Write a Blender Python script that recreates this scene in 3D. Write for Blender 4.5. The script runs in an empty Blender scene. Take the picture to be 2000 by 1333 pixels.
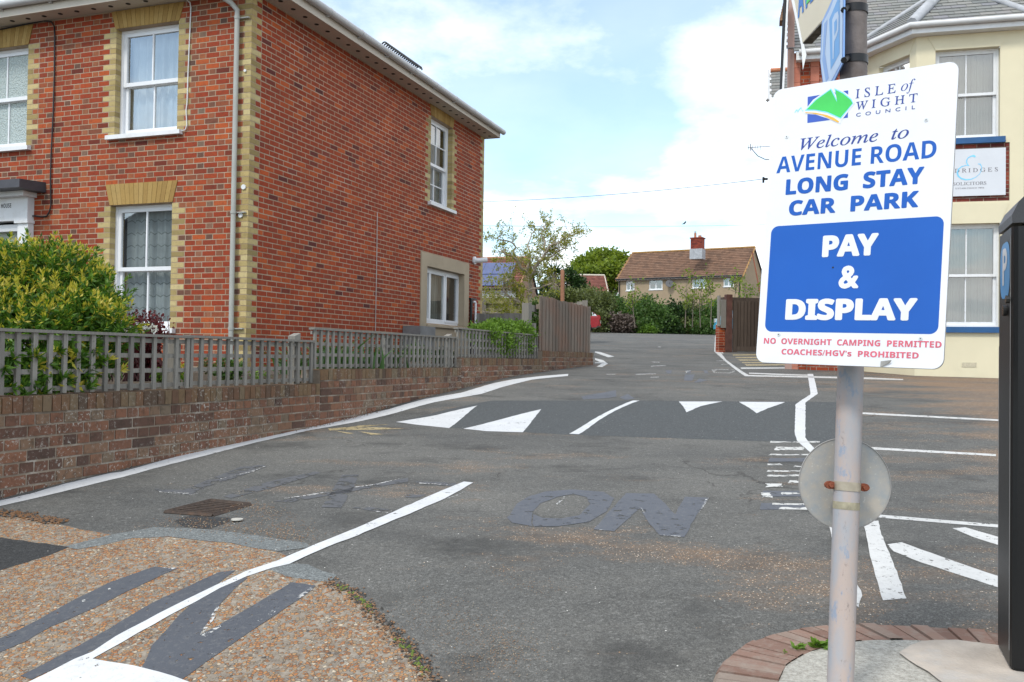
import bpy, bmesh, math, random
import numpy as np
from mathutils import Vector, Matrix, noise
random.seed(11); RNG = np.random.default_rng(11)
S = bpy.context.scene
COL = S.collection
R = math.radians

# ------------------------------------------------------------------ camera
F, CX, CY = 1780.0, 1000.0, 666.5          # focal length and centre in photo pixels (2000 x 1333)
EZ, PITCH, ROLL = 1.5, R(1.06), 0.014
EYE = Vector((0, 0, EZ))
_R0 = Vector((1, 0, 0)); _U0 = Vector((0, -math.sin(PITCH), math.cos(PITCH)))
FW = Vector((0, math.cos(PITCH), math.sin(PITCH)))
CR = _R0 * math.cos(ROLL) + _U0 * math.sin(ROLL)
CU = -_R0 * math.sin(ROLL) + _U0 * math.cos(ROLL)
cam = bpy.data.cameras.new("camera"); co = bpy.data.objects.new("camera", cam); COL.objects.link(co)
cam.sensor_width = 36; cam.sensor_fit = 'HORIZONTAL'; cam.lens = F / 2000 * 36
cam.clip_start = 0.05; cam.clip_end = 2000
m3 = Matrix((CR, CU, -FW)).transposed(); co.matrix_world = Matrix.Translation(EYE) @ m3.to_4x4()
S.camera = co

# ------------------------------------------------------------------ world, sun, exposure
S.view_settings.view_transform = 'Standard'; S.view_settings.look = 'None'
S.view_settings.exposure = 0.36; S.view_settings.gamma = 1
SUN_EL, SUN_AZ = R(50), R(215)             # azimuth clockwise from +Y: behind the camera, to the left
W = bpy.data.worlds.new("World"); S.world = W; W.use_nodes = True
nt = W.node_tree; nt.nodes.clear()
def wn(t, **k):
    n = nt.nodes.new(t)
    for a, b in k.items(): setattr(n, a, b)
    return n
sky = wn('ShaderNodeTexSky', sky_type='NISHITA', sun_disc=False, sun_elevation=SUN_EL, sun_rotation=SUN_AZ, air_density=1.0, dust_density=0.6, ozone_density=2.0)
tc = wn('ShaderNodeTexCoord'); sx = wn('ShaderNodeSeparateXYZ'); nt.links.new(tc.outputs['Generated'], sx.inputs[0])
zc = wn('ShaderNodeMath', operation='MAXIMUM'); nt.links.new(sx.outputs[2], zc.inputs[0]); zc.inputs[1].default_value = 0.0
za = wn('ShaderNodeMath', operation='ADD'); nt.links.new(zc.outputs[0], za.inputs[0]); za.inputs[1].default_value = 0.16
dx = wn('ShaderNodeMath', operation='DIVIDE'); nt.links.new(sx.outputs[0], dx.inputs[0]); nt.links.new(za.outputs[0], dx.inputs[1])
dy = wn('ShaderNodeMath', operation='DIVIDE'); nt.links.new(sx.outputs[1], dy.inputs[0]); nt.links.new(za.outputs[0], dy.inputs[1])
cb = wn('ShaderNodeCombineXYZ'); nt.links.new(dx.outputs[0], cb.inputs[0]); nt.links.new(dy.outputs[0], cb.inputs[1])
mp = wn('ShaderNodeMapping'); mp.inputs['Location'].default_value = (16.729, 9.527, 0.3); mp.inputs['Scale'].default_value = (0.9, 0.75, 1); nt.links.new(cb.outputs[0], mp.inputs[0])
n1 = wn('ShaderNodeTexNoise'); n1.inputs['Scale'].default_value = 1.15; n1.inputs['Detail'].default_value = 9; n1.inputs['Roughness'].default_value = 0.56; nt.links.new(mp.outputs[0], n1.inputs['Vector'])
cr = wn('ShaderNodeValToRGB'); cr.color_ramp.elements[0].position = 0.43; cr.color_ramp.elements[1].position = 0.57
cr.color_ramp.elements[0].color = (0.25, 0.25, 0.25, 1); cr.color_ramp.elements[1].color = (1, 1, 1, 1); nt.links.new(n1.outputs[0], cr.inputs[0])
n2 = wn('ShaderNodeTexNoise'); n2.inputs['Scale'].default_value = 3.0; n2.inputs['Detail'].default_value = 5; nt.links.new(mp.outputs[0], n2.inputs['Vector'])
cc = wn('ShaderNodeValToRGB'); cc.color_ramp.elements[0].position = 0.35; cc.color_ramp.elements[1].position = 0.65
cc.color_ramp.elements[0].color = (7.0, 7.5, 8.0, 1); cc.color_ramp.elements[1].color = (9.6, 9.6, 9.6, 1); nt.links.new(n2.outputs[0], cc.inputs[0])
mx = wn('ShaderNodeMix', data_type='RGBA'); nt.links.new(cr.outputs[0], mx.inputs['Factor']); ml = wn('ShaderNodeMix', data_type='RGBA', blend_type='MULTIPLY'); ml.inputs['Factor'].default_value = 1; ml.inputs['B'].default_value = (1.0, 1.22, 1.25, 1)
nt.links.new(sky.outputs[0], ml.inputs['A']); nt.links.new(ml.outputs['Result'], mx.inputs['A']); nt.links.new(cc.outputs[0], mx.inputs['B'])
bg = wn('ShaderNodeBackground'); bg.inputs[1].default_value = 0.15; nt.links.new(mx.outputs['Result'], bg.inputs[0])
wo = wn('ShaderNodeOutputWorld'); nt.links.new(bg.outputs[0], wo.inputs[0])
sl = bpy.data.lights.new("sun", 'SUN'); sl.energy = 1.9; sl.angle = R(11); sl.color = (1, 0.96, 0.88)
so = bpy.data.objects.new("sun", sl); COL.objects.link(so)
sd = Vector((math.sin(SUN_AZ) * math.cos(SUN_EL), math.cos(SUN_AZ) * math.cos(SUN_EL), math.sin(SUN_EL)))
so.rotation_euler = sd.to_track_quat('Z', 'Y').to_euler(); so.location = sd * 60

# ------------------------------------------------------------------ geometry helpers
def ray(px, py): return CR * ((px - CX) / F) - CU * ((py - CY) / F) + FW
def at(px, py, Y):                           # the point seen at a photo pixel, at depth Y
    d = ray(px, py); return EYE + d * (Y / d.y)
SD = Vector((0.339, 0.9408, 0)).normalized() # direction of the side road, the house side and the boundary wall
SN = Vector((SD.y, -SD.x, 0))                # to the right of it
P0 = Vector((-3.1, 5.5, 0))
GU = [-30, -10, -4, -2.2, -1, 0, 1.5, 3.0, 4.1, 5.4, 6.7, 9.1, 14.1, 23.5, 33, 41, 51, 70, 90, 260]
GZ = [-1.7, -1.52, -1.40, -1.27, -1.06, -.90, -.80, -.72, -.66, -.545, -.455, -.293, -.116, .31, .80, 1.18, 1.50, 2.02, 2.5, 7.0]
def _pchip():
    h = np.diff(GU); d = np.diff(GZ) / h; m = np.zeros(len(GU))
    for i in range(1, len(GU) - 1):
        if d[i - 1] * d[i] > 0:
            w1, w2 = 2 * h[i] + h[i - 1], h[i] + 2 * h[i - 1]; m[i] = (w1 + w2) / (w1 / d[i - 1] + w2 / d[i])
    m[0], m[-1] = d[0], d[-1]; return m
GM = _pchip()
def g(u):
    u = min(max(u, GU[0]), GU[-1] - 1e-6)
    i = int(np.searchsorted(GU, u, side='right') - 1); h = GU[i + 1] - GU[i]; t = (u - GU[i]) / h
    return (GZ[i] * (1 + 2 * t) * (1 - t) ** 2 + GM[i] * h * t * (1 - t) ** 2 + GZ[i + 1] * t * t * (3 - 2 * t) + GM[i + 1] * h * t * t * (t - 1))
def uv(p): q = Vector((p.x - P0.x, p.y - P0.y, 0)); return q.dot(SD), q.dot(SN)
def gz(p): u, v = uv(p); return EZ + g(u) - 0.017 * v
def gpt(px, py, lift=0.0):                   # the point of the ground seen at a photo pixel
    d = ray(px, py); t0 = 0.5; t = t0
    while t < 240:
        if EYE.z + d.z * t < gz(EYE + d * t) + lift: break
        t0 = t; t += 0.1
    for _ in range(30):
        tm = (t0 + t) / 2
        if EYE.z + d.z * tm < gz(EYE + d * tm) + lift: t = tm
        else: t0 = tm
    return EYE + d * t
class Fr:                                    # a vertical plane: a runs along it, h is world height, d stands out of it
    def __init__(s, o, ex, en, ez=None): s.o = Vector(o); s.ex = Vector(ex).normalized(); s.en = Vector(en).normalized(); s.ez = Vector(ez).normalized() if ez else Vector((0, 0, 1))
    def P(s, a, h, d=0.0): return s.o + s.ex * a + s.ez * h + s.en * d
    def px(s, px, py, d=0.0):
        r = ray(px, py); t = (s.o + s.en * d - EYE).dot(s.en) / r.dot(s.en); q = EYE + r * t - s.o
        return q.dot(s.ex), q.dot(s.ez)
class MB:
    def __init__(s): s.v = []; s.f = []; s.m = []; s.s = []
    def add(s, vs, fs, mi=0, smooth=False):
        n = len(s.v); s.v += [tuple(x) for x in vs]
        for f in fs: s.f.append(tuple(i + n for i in f)); s.m.append(mi); s.s.append(smooth)
    def poly(s, pts, mi=0): s.add(pts, [tuple(range(len(pts)))], mi)
    def box(s, o, a, b, c, mi=0, open_back=False):
        o, a, b, c = Vector(o), Vector(a), Vector(b), Vector(c)
        vs = [o, o + a, o + a + b, o + b, o + c, o + a + c, o + a + b + c, o + b + c]
        fs = [(4, 5, 6, 7), (0, 1, 5, 4), (1, 2, 6, 5), (2, 3, 7, 6), (3, 0, 4, 7)]
        if not open_back: fs.append((3, 2, 1, 0))
        s.add(vs, fs, mi)
    def fbox(s, fr, a0, a1, h0, h1, d0, d1, mi=0, ob=False):
        s.box(fr.P(a0, h0, d0), fr.ex * (a1 - a0), fr.ez * (h1 - h0), fr.en * (d1 - d0), mi, ob)
    def prism(s, pts, ext, mi=0):
        pts = [Vector(p) for p in pts]; ext = Vector(ext); n = len(pts)
        vs = pts + [p + ext for p in pts]
        fs = [tuple(range(n - 1, -1, -1)), tuple(range(n, 2 * n))] + [(i, (i + 1) % n, n + (i + 1) % n, n + i) for i in range(n)]
        s.add(vs, fs, mi)
    def tube(s, path, r, n=8, mi=0, caps=True, smooth=True):
        path = [Vector(p) for p in path]; k = len(path); rs = r if isinstance(r, (list, tuple)) else [r] * k
        vs = []; up = None
        for i, p in enumerate(path):
            t = (path[min(i + 1, k - 1)] - path[max(i - 1, 0)]); t = t.normalized() if t.length > 1e-9 else Vector((0, 0, 1))
            if up is None:
                ref = Vector((0, 0, 1)) if abs(t.z) < 0.9 else Vector((1, 0, 0)); up = (ref - t * ref.dot(t)).normalized()
            else:
                up = up - t * up.dot(t); up = up.normalized() if up.length > 1e-6 else t.orthogonal().normalized()
            sd_ = t.cross(up)
            for j in range(n): an = 2 * math.pi * j / n; vs.append(p + (up * math.cos(an) + sd_ * math.sin(an)) * rs[i])
        fs = [(i * n + j, i * n + (j + 1) % n, (i + 1) * n + (j + 1) % n, (i + 1) * n + j) for i in range(k - 1) for j in range(n)]
        s.add(vs, fs, mi, smooth)
        if caps: s.add(vs[:n], [tuple(range(n - 1, -1, -1))], mi); s.add(vs[-n:], [tuple(range(n))], mi)
    def disc(s, c, nrm, r, n=24, mi=0, thick=0.0, ry=None, up=None):
        nrm = Vector(nrm).normalized(); u = Vector(up) if up else (Vector((0, 0, 1)) if abs(nrm.z) < .9 else Vector((1, 0, 0)))
        u = (u - nrm * u.dot(nrm)).normalized(); w = u.cross(nrm); ry = ry or r
        pts = [Vector(c) + w * (r * math.cos(2 * math.pi * i / n)) + u * (ry * math.sin(2 * math.pi * i / n)) for i in range(n)]
        if thick: s.prism(pts, nrm * thick, mi)
        else: s.poly(pts, mi)
    def build(s, name, mats, parent=None):
        me = bpy.data.meshes.new(name); org = Vector(ORG.get(parent.name, (0, 0, 0))) if parent else Vector((0, 0, 0))
        me.from_pydata([(x - org.x, y - org.y, z - org.z) for x, y, z in s.v], [], s.f)
        mats = mats if isinstance(mats, (list, tuple)) else [mats]
        for m_ in mats: me.materials.append(m_)
        me.polygons.foreach_set('material_index', s.m); me.polygons.foreach_set('use_smooth', s.s); me.update()
        o = bpy.data.objects.new(name, me); COL.objects.link(o)
        if parent: o.parent = parent; ORG[o.name] = tuple(org)
        else: ORG[o.name] = (0, 0, 0)
        return o
ORG = {}
def tag(o, label=None, cat=None, group=None, kind=None):
    if label: o['label'] = label
    if cat: o['category'] = cat
    if group: o['group'] = group
    if kind: o['kind'] = kind
    return o
def thing(name, loc, label, cat, group=None):
    o = bpy.data.objects.new(name, None); o.empty_display_size = 0.2; COL.objects.link(o); o.location = loc; ORG[o.name] = tuple(loc)
    return tag(o, label, cat, group)
def solo(mb, name, mats, label, cat, group=None):   # a thing that is one mesh, its origin at its own base
    o = mb.build(name, mats); me = o.data
    vs = np.empty(len(me.vertices) * 3); me.vertices.foreach_get('co', vs); vs = vs.reshape(-1, 3)
    c = np.array([vs[:, 0].mean(), vs[:, 1].mean(), vs[:, 2].min()]); vs -= c; me.vertices.foreach_set('co', vs.ravel()); me.update(); o.location = c; ORG[o.name] = tuple(c)
    return tag(o, label, cat, group)
def dup_part(o, off):
    c = o.copy(); COL.objects.link(c); c.location = o.location + Vector(off); return c
def copy_tree(o, parent=None):
    c = o.copy(); COL.objects.link(c)
    if parent: c.parent = parent
    for ch in list(o.children): copy_tree(ch, c)
    return c

# ------------------------------------------------------------------ material helpers
class NT:
    def __init__(s, name):
        s.mat = bpy.data.materials.new(name); s.mat.use_nodes = True; s.t = s.mat.node_tree; s.n = s.t.nodes
        s.b = s.n['Principled BSDF']; s.out = s.n['Material Output']; s.co = None
    def new(s, t, **k):
        n = s.n.new(t)
        for a, b in k.items(): setattr(n, a, b)
        return n
    def link(s, a, b): s.t.links.new(a, b)
    def coord(s):
        if not s.co: s.co = s.new('ShaderNodeNewGeometry')
        return s.co.outputs['Position']
    def noise(s, scale, detail=4, rough=0.55, stretch=None, w=None):
        n = s.new('ShaderNodeTexNoise'); n.inputs['Scale'].default_value = scale; n.inputs['Detail'].default_value = detail; n.inputs['Roughness'].default_value = rough
        v = s.coord()
        if stretch or w:
            m_ = s.new('ShaderNodeMapping'); m_.inputs['Scale'].default_value = stretch or (1, 1, 1); m_.inputs['Location'].default_value = w or (0, 0, 0); s.link(v, m_.inputs[0]); v = m_.outputs[0]
        s.link(v, n.inputs['Vector']); return n.outputs[0]
    def ramp(s, fac, stops, interp='LINEAR'):
        r = s.new('ShaderNodeValToRGB'); e = r.color_ramp; e.interpolation = interp
        while len(e.elements) < len(stops): e.elements.new(0.5)
        for el, (p, c) in zip(e.elements, stops):
            el.position = p; el.color = tuple(c) + (1,) if isinstance(c, (tuple, list)) else (c, c, c, 1)
        s.link(fac, r.inputs[0]); return r.outputs[0]
    def mix(s, fac, a, b, mode='MIX'):
        m_ = s.new('ShaderNodeMix', data_type='RGBA', blend_type=mode)
        for sock, x in ((m_.inputs['Factor'], fac), (m_.inputs['A'], a), (m_.inputs['B'], b)):
            if isinstance(x, (int, float)): sock.default_value = x if sock.type == 'VALUE' else (x, x, x, 1)
            elif isinstance(x, (tuple, list)): sock.default_value = tuple(x) + (1,)
            else: s.link(x, sock)
        return m_.outputs['Result']
    def math(s, op, a, b=0.0, clamp=False):
        m_ = s.new('ShaderNodeMath', operation=op); m_.use_clamp = clamp
        for i, x in enumerate((a, b)):
            if isinstance(x, (int, float)): m_.inputs[i].default_value = x
            else: s.link(x, m_.inputs[i])
        return m_.outputs[0]
    def base(s, c):
        if isinstance(c, (tuple, list)): s.b.inputs['Base Color'].default_value = tuple(c) + (1,)
        else: s.link(c, s.b.inputs['Base Color'])
    def bump(s, h, strength=0.3, dist=0.01):
        b = s.new('ShaderNodeBump'); b.inputs['Strength'].default_value = strength; b.inputs['Distance'].default_value = dist; s.link(h, b.inputs['Height']); s.link(b.outputs[0], s.b.inputs['Normal'])
    def set(s, **k):
        for a, b in k.items(): s.b.inputs[{'rough': 'Roughness', 'metal': 'Metallic', 'spec': 'Specular IOR Level', 'coat': 'Coat Weight'}[a]].default_value = b
        return s
    def island(s):
        if not s.co: s.coord()
        return s.co.outputs['Random Per Island']
def plain(name, c, rough=0.6, var=0.15, scale=6, metal=0.0, bump=0.0, bscale=60, spec=0.4, dirt=None):
    t = NT(name); t.set(rough=rough, metal=metal, spec=spec)
    n_ = t.noise(scale, 5); lo = tuple(x * (1 - var) for x in c); hi = tuple(min(1, x * (1 + var)) for x in c)
    col = t.ramp(n_, [(0.3, lo), (0.7, hi)])
    if dirt: col = t.mix(t.ramp(t.noise(dirt[1], 6, 0.65), [(0.5, 0.0), (0.75, dirt[2])]), col, dirt[0])
    t.base(col)
    if bump: t.bump(t.noise(bscale, 4), bump, 0.01)
    return t.mat
def brick_mat(name, stops, mott=0.25, dark=(0.03, 0.02, 0.018), damt=0.35, rough=0.85, lime=0.0):
    t = NT(name); t.set(rough=rough, spec=0.25)
    c = t.ramp(t.island(), stops)
    big = t.noise(0.9, 4, 0.6); c = t.mix(t.ramp(big, [(0.35, 0.0), (0.7, 0.35)]), c, t.mix(1.0, c, (1.35, 1.18, 1.05), 'MULTIPLY'))
    c = t.mix(t.ramp(t.noise(22, 5, 0.65), [(0.48, 0.0), (0.72, damt)]), c, dark)
    c = t.mix(t.ramp(t.noise(130, 3), [(0.3, 0.0), (0.8, mott)]), c, t.mix(1.0, c, (1.5, 1.4, 1.3), 'MULTIPLY'))
    if lime: c = t.mix(t.math('MULTIPLY', t.ramp(t.noise(46, 6, .7), [(.555, 0.0), (.62, lime)]), t.ramp(t.noise(2.3, 4), [(.40, 0.0), (.56, 1.0)])), c, (.46, .44, .39))
    t.base(c); t.bump(t.noise(160, 4, 0.6), 0.35, 0.004); return t.mat
RED = brick_mat("red_brick", [(0, (0.0845, 0.0192, 0.0147)), (.06, (0.1987, 0.0393, 0.0185)), (.35, (0.2484, 0.0437, 0.0177)), (.6, (0.2235, 0.0368, 0.0147)), (.8, (0.3079, 0.0576, 0.0193)), (.93, (0.3675, 0.0830, 0.0237)), (1, (0.1489, 0.0569, 0.0354))])
HEADB = brick_mat("brown_header_brick", [(0, (0.0915, 0.0549, 0.0427)), (.2, (0.1830, 0.0732, 0.0427)), (.45, (0.2562, 0.0586, 0.0268)), (.7, (0.2318, 0.0915, 0.0464)), (.88, (0.3172, 0.0854, 0.0317)), (1, (0.1464, 0.1037, 0.0756))])
REDS = brick_mat("side_red_brick", [(0, (0.0901, 0.0247, 0.0219)), (.05, (0.2014, 0.0399, 0.0196)), (.4, (0.2597, 0.0456, 0.0180)), (.65, (0.2385, 0.0399, 0.0157)), (.82, (0.3074, 0.0570, 0.0189)), (.95, (0.3816, 0.0807, 0.0219)), (1, (0.1590, 0.0380, 0.0275))], damt=0.38)
YEL = brick_mat("yellow_brick", [(0, (.24, .185, .08)), (.5, (.36, .285, .125)), (1, (.46, .385, .20))], damt=0.30, dark=(.12, .09, .05))
GAU = brick_mat("gauged_brick", [(0, (.26, .165, .055)), (.5, (.32, .21, .07)), (1, (.35, .24, .09))], damt=0.25, dark=(.14, .08, .03))
OLD = brick_mat("weathered_brick", [(0, (0.0768, 0.0479, 0.0384)), (.25, (0.1472, 0.0732, 0.0486)), (.55, (0.1920, 0.0905, 0.0550)), (.8, (0.1792, 0.1092, 0.0704)), (1, (0.1536, 0.1171, 0.0832))], damt=0.6, dark=(.035, .028, .02), lime=.8)
CAPB = brick_mat("mossy_capping_brick", [(0, (0.0768, 0.0559, 0.0410)), (.4, (0.1472, 0.0772, 0.0461)), (.7, (0.1472, 0.0958, 0.0538)), (1, (0.1536, 0.1198, 0.0794))], damt=0.5, dark=(.05, .04, .025), lime=.5)
MORT = plain("lime_mortar", (.35, .26, .18), .95, .2, 3, bump=.3, bscale=90, dirt=((.48, .40, .33), 1.6, .8))
MORTO = plain("old_mortar", (.24, .19, .145), .95, .35, 3, bump=.3, bscale=90, dirt=((.52, .49, .44), 6, .9))
UPVC = plain("white_upvc", (.72, .73, .75), .28, .03, 3, spec=.5)
GUTM = plain("grey_plastic_gutter", (.42, .42, .42), .35, .1, 3, spec=.5)
PIPEM = plain("grey_plastic_pipe", (.36, .36, .33), .4, .08, 3)
SOFM = plain("cream_soffit_paint", (.52, .47, .40), .6, .08, 3, dirt=((.35, .30, .25), 3, .4))
WOODW = plain("white_paint", (.70, .71, .72), .45, .05, 4, dirt=((.42, .40, .36), 8, .4))
BLK = plain("black_plastic", (.012, .012, .013), .4, .2, 5)
VENTM = plain("dark_vent", (.03, .026, .022), .8, .2, 5)
LEAD = plain("lead_sheet", (.34, .35, .37), .5, .2, 5, bump=.15, bscale=12)
STONE = plain("painted_stone_surround", (.38, .31, .22), .85, .1, 2, bump=.15, bscale=40, dirt=((.20, .16, .11), 4, .35))
def glass(name, tint=(.9, .95, 1), base_refl=0.12):
    t = NT(name); t.n.remove(t.b); g_ = t.new('ShaderNodeBsdfGlossy'); g_.inputs['Roughness'].default_value = 0.015
    tr = t.new('ShaderNodeBsdfTransparent'); tr.inputs[0].default_value = tuple(tint) + (1,)
    lw = t.new('ShaderNodeLayerWeight'); lw.inputs[0].default_value = 0.25
    f = t.math('ADD', lw.outputs['Fresnel'], base_refl, True)
    b = t.new('ShaderNodeBump'); b.inputs['Strength'].default_value = 0.02; b.inputs['Distance'].default_value = 0.02; t.link(t.noise(2.5, 2), b.inputs['Height']); t.link(b.outputs[0], g_.inputs['Normal'])
    m_ = t.new('ShaderNodeMixShader'); t.link(f, m_.inputs[0]); t.link(tr.outputs[0], m_.inputs[1]); t.link(g_.outputs[0], m_.inputs[2]); t.link(m_.outputs[0], t.out.inputs[0]); return t.mat
GLASS = glass("window_glass", (.85, .9, .92), .22)
GLASSD = glass("car_glass", (.25, .3, .32), .12)
def net_mat():
    t = NT("net_curtain"); t.set(rough=.9, spec=.1); s_ = t.new('ShaderNodeSeparateXYZ'); t.link(t.coord(), s_.inputs[0])
    tri = t.math('ABSOLUTE', t.math('SUBTRACT', t.math('FRACT', t.math('MULTIPLY', s_.outputs[0], 9.0)), .5)); v = t.math('FRACT', t.math('MULTIPLY', t.math('ADD', s_.outputs[2], t.math('MULTIPLY', tri, .07)), 5.6))
    c_ = t.ramp(t.noise(5, 4), [(.3, (.33, .35, .34)), (.7, (.45, .47, .46))]); t.base(t.mix(t.math('LESS_THAN', v, .09), c_, (.21, .225, .22))); return t.mat
CURT = net_mat(); CURTP = plain('plain_net_curtain', (.44, .46, .46), .9, .12, 5)
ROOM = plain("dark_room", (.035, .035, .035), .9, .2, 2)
def frosted():
    t = NT("patterned_glass"); t.set(rough=.22, spec=.7)
    v = t.new('ShaderNodeTexVoronoi'); v.inputs['Scale'].default_value = 42; v.feature = 'F1'; t.link(t.coord(), v.inputs['Vector'])
    t.base(t.ramp(v.outputs['Distance'], [(0, (.52, .58, .56)), (.6, (.34, .40, .39))])); t.bump(v.outputs['Distance'], .9, .012); return t.mat
FROST = frosted()
# ------------------------------------------------------------------ brick walls
CO = 0.075
def spans_of(L0, L1, openings, zc):
    sp = [[L0, L1, None, None]]
    for o in openings:
        a0, a1, h0, h1, q = o[:5]
        if not (h0 <= zc < h1): continue
        out = []
        for s, e, qs, qe in sp:
            if a1 <= s or a0 >= e: out.append([s, e, qs, qe]); continue
            if a0 > s: out.append([s, a0, qs, q])
            if a1 < e: out.append([a1, e, q, qe])
        sp = out
    return sp
def bricks(mb, fr, L0, L1, h0, h1, openings=(), bond='stretcher', ends=(None, None), par=0, mi=0, qi=1, jit=.0015, mort=.0125, depth=.02, hdr=None):
    n = int(round((h1 - h0) / CO))
    for j in range(n):
        z0 = h0 + j * CO; zc = z0 + CO / 2
        for s, e, qs, qe in spans_of(L0, L1, openings, zc):
            qs = ends[0] if s == L0 and qs is None else qs; qe = ends[1] if e == L1 and qe is None else qe
            lo, hi = s, e; odd = (j + par) % 2
            if qs:
                w = min(.222 if odd else .110, (e - s) / 2); mb.fbox(fr, s, s + w - mort * .6, z0, z0 + CO - mort * .8, -.125, random.uniform(.0015, .004), qi); lo = s + w
            if qe:
                w = min(.222 if odd else .110, (e - s) / 2); mb.fbox(fr, e - w + mort * .6, e, z0, z0 + CO - mort * .8, -.125, random.uniform(.0015, .004), qi); hi = e - w
            js = []
            if bond == 'stretcher':
                k = math.floor((lo - 1) / .225); x = k * .225 + (.1125 if j % 2 else 0)
                while x < hi: js.append(x); x += .225
            elif bond == 'english':
                w_ = .225 if j % 2 else .1125; k = math.floor((lo - 1) / w_); x = k * w_ + (0 if j % 2 else .056)
                while x < hi: js.append(x); x += w_
            else:
                k = math.floor((lo - 1) / .3375); x = k * .3375 + (.16875 if j % 2 else 0)
                while x < hi: js += [x, x + .225]; x += .3375
            js = [lo] + [x for x in js if lo + .045 < x < hi - .045] + [hi]
            for a, b in zip(js[:-1], js[1:]):
                if b - a < .03: continue
                t = random.uniform(0, jit); w = random.uniform(-.0015, .0015)
                mb.fbox(fr, a + mort / 2, b - mort / 2, z0 + w, z0 + CO - mort + w, -depth, .0015 + t, hdr if hdr is not None and b - a < .13 else mi, True)
def panels(mb, fr, L0, L1, h0, h1, openings, mi, d=0.0, reveal=.16):
    xs = sorted({L0, L1} | {min(max(x, L0), L1) for o in openings for x in o[:2]}); hs = sorted({h0, h1} | {min(max(x, h0), h1) for o in openings for x in o[2:4]})
    for a0, a1 in zip(xs[:-1], xs[1:]):
        for b0, b1 in zip(hs[:-1], hs[1:]):
            ca, cb_ = (a0 + a1) / 2, (b0 + b1) / 2
            if any(o[0] < ca < o[1] and o[2] < cb_ < o[3] for o in openings): continue
            mb.poly([fr.P(a0, b0, d), fr.P(a1, b0, d), fr.P(a1, b1, d), fr.P(a0, b1, d)], mi)
    for o in openings:
        a0, a1, b0, b1 = o[:4]; e = .002
        for q in ([(a0 - e, b0), (a0 - e, b1)], [(a1 + e, b0), (a1 + e, b1)], [(a0, b1 + e), (a1, b1 + e)], [(a0, b0 - e), (a1, b0 - e)]):
            (p, r), (s_, t_) = q; mb.poly([fr.P(p, r, d), fr.P(s_, t_, d), fr.P(s_, t_, -reveal), fr.P(p, r, -reveal)], mi)
def lintel(mb, fr, a0, a1, h0, h1, mi, n=15, flare=.09):
    for i in range(n):
        t0, t1 = i / n, (i + 1) / n; g_ = .0025
        b0, b1 = a0 - .01 + (a1 - a0 + .02) * t0 + g_, a0 - .01 + (a1 - a0 + .02) * t1 - g_
        c0, c1 = a0 - flare + (a1 - a0 + 2 * flare) * t0 + g_, a0 - flare + (a1 - a0 + 2 * flare) * t1 - g_
        d = random.uniform(.011, .014)
        mb.prism([fr.P(b0, h0, -.12), fr.P(b1, h0, -.12), fr.P(c1, h1, -.12), fr.P(c0, h1, -.12)], fr.en * (.12 + d), mi)
def sash(parent, fr, a0, a1, h0, h1, rec=.10, mid=.5, bars=1, hbars=0, curtain='net', fw=.055, glassm=None, label=None, sill=.065, silla=.10, sillm=None):
    m_ = MB(); hm = h0 + (h1 - h0) * mid; D = -rec; ft = .085
    m_.fbox(fr, a0, a0 + fw * .7, h0, h1, D - .09, D); m_.fbox(fr, a1 - fw * .7, a1, h0, h1, D - .09, D)
    m_.fbox(fr, a0 + fw * .7, a1 - fw * .7, h1 - fw * .6, h1, D - .09, D); m_.fbox(fr, a0 + fw * .7, a1 - fw * .7, h0, h0 + fw * .7, D - .09, D + .004)
    def leaf(x0, x1, y0, y1, d, bot, top):
        m_.fbox(fr, x0, x0 + fw, y0, y1, d - .04, d); m_.fbox(fr, x1 - fw, x1, y0, y1, d - .04, d)
        m_.fbox(fr, x0 + fw, x1 - fw, y0, y0 + bot, d - .04, d + .002); m_.fbox(fr, x0 + fw, x1 - fw, y1 - top, y1, d - .04, d - .001)
        for k in range(bars):
            xc = x0 + (x1 - x0) * (k + 1) / (bars + 1); m_.fbox(fr, xc - .011, xc + .011, y0 + bot, y1 - top, d - .03, d - .008)
        for k in range(hbars):
            yc = y0 + (y1 - y0) * (k + 1) / (hbars + 1); m_.fbox(fr, x0 + fw, x1 - fw, yc - .010, yc + .010, d - .031, d - .009)
    leaf(a0 + fw * .7, a1 - fw * .7, hm - .02, h1 - fw * .6, D - .012, fw, fw); leaf(a0 + fw * .7, a1 - fw * .7, h0 + fw * .7, hm + .015, D - .055, fw * 1.2, fw * .8)
    o = m_.build("window", [UPVC if sillm is None else WOODW], parent)
    if label: o['label'] = label
    p = MB(); x0, x1 = a0 + fw * 1.5, a1 - fw * 1.5
    p.poly([fr.P(x0, hm, D - .036), fr.P(x1, hm, D - .036), fr.P(x1, h1 - fw, D - .036), fr.P(x0, h1 - fw, D - .036)])
    p.poly([fr.P(x0, h0 + fw, D - .08), fr.P(x1, h0 + fw, D - .08), fr.P(x1, hm, D - .08), fr.P(x0, hm, D - .08)])
    p.build("pane", [glassm or GLASS], o)
    if curtain: curtain_sheet(fr, a0 + .05, a1 - .05, h0 + .03, h1 - .03, D - .17, curtain, o)
    if sill:
        q = MB(); sh = h0; q.prism([fr.P(a0 - silla, sh - sill, -.10), fr.P(a0 - silla, sh - sill, .075), fr.P(a0 - silla, sh - .006, .075), fr.P(a0 - silla, sh + .012, -.10)], fr.ex * (a1 - a0 + 2 * silla)); q.build("sill", [sillm or WOODW], o)
    return o
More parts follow.
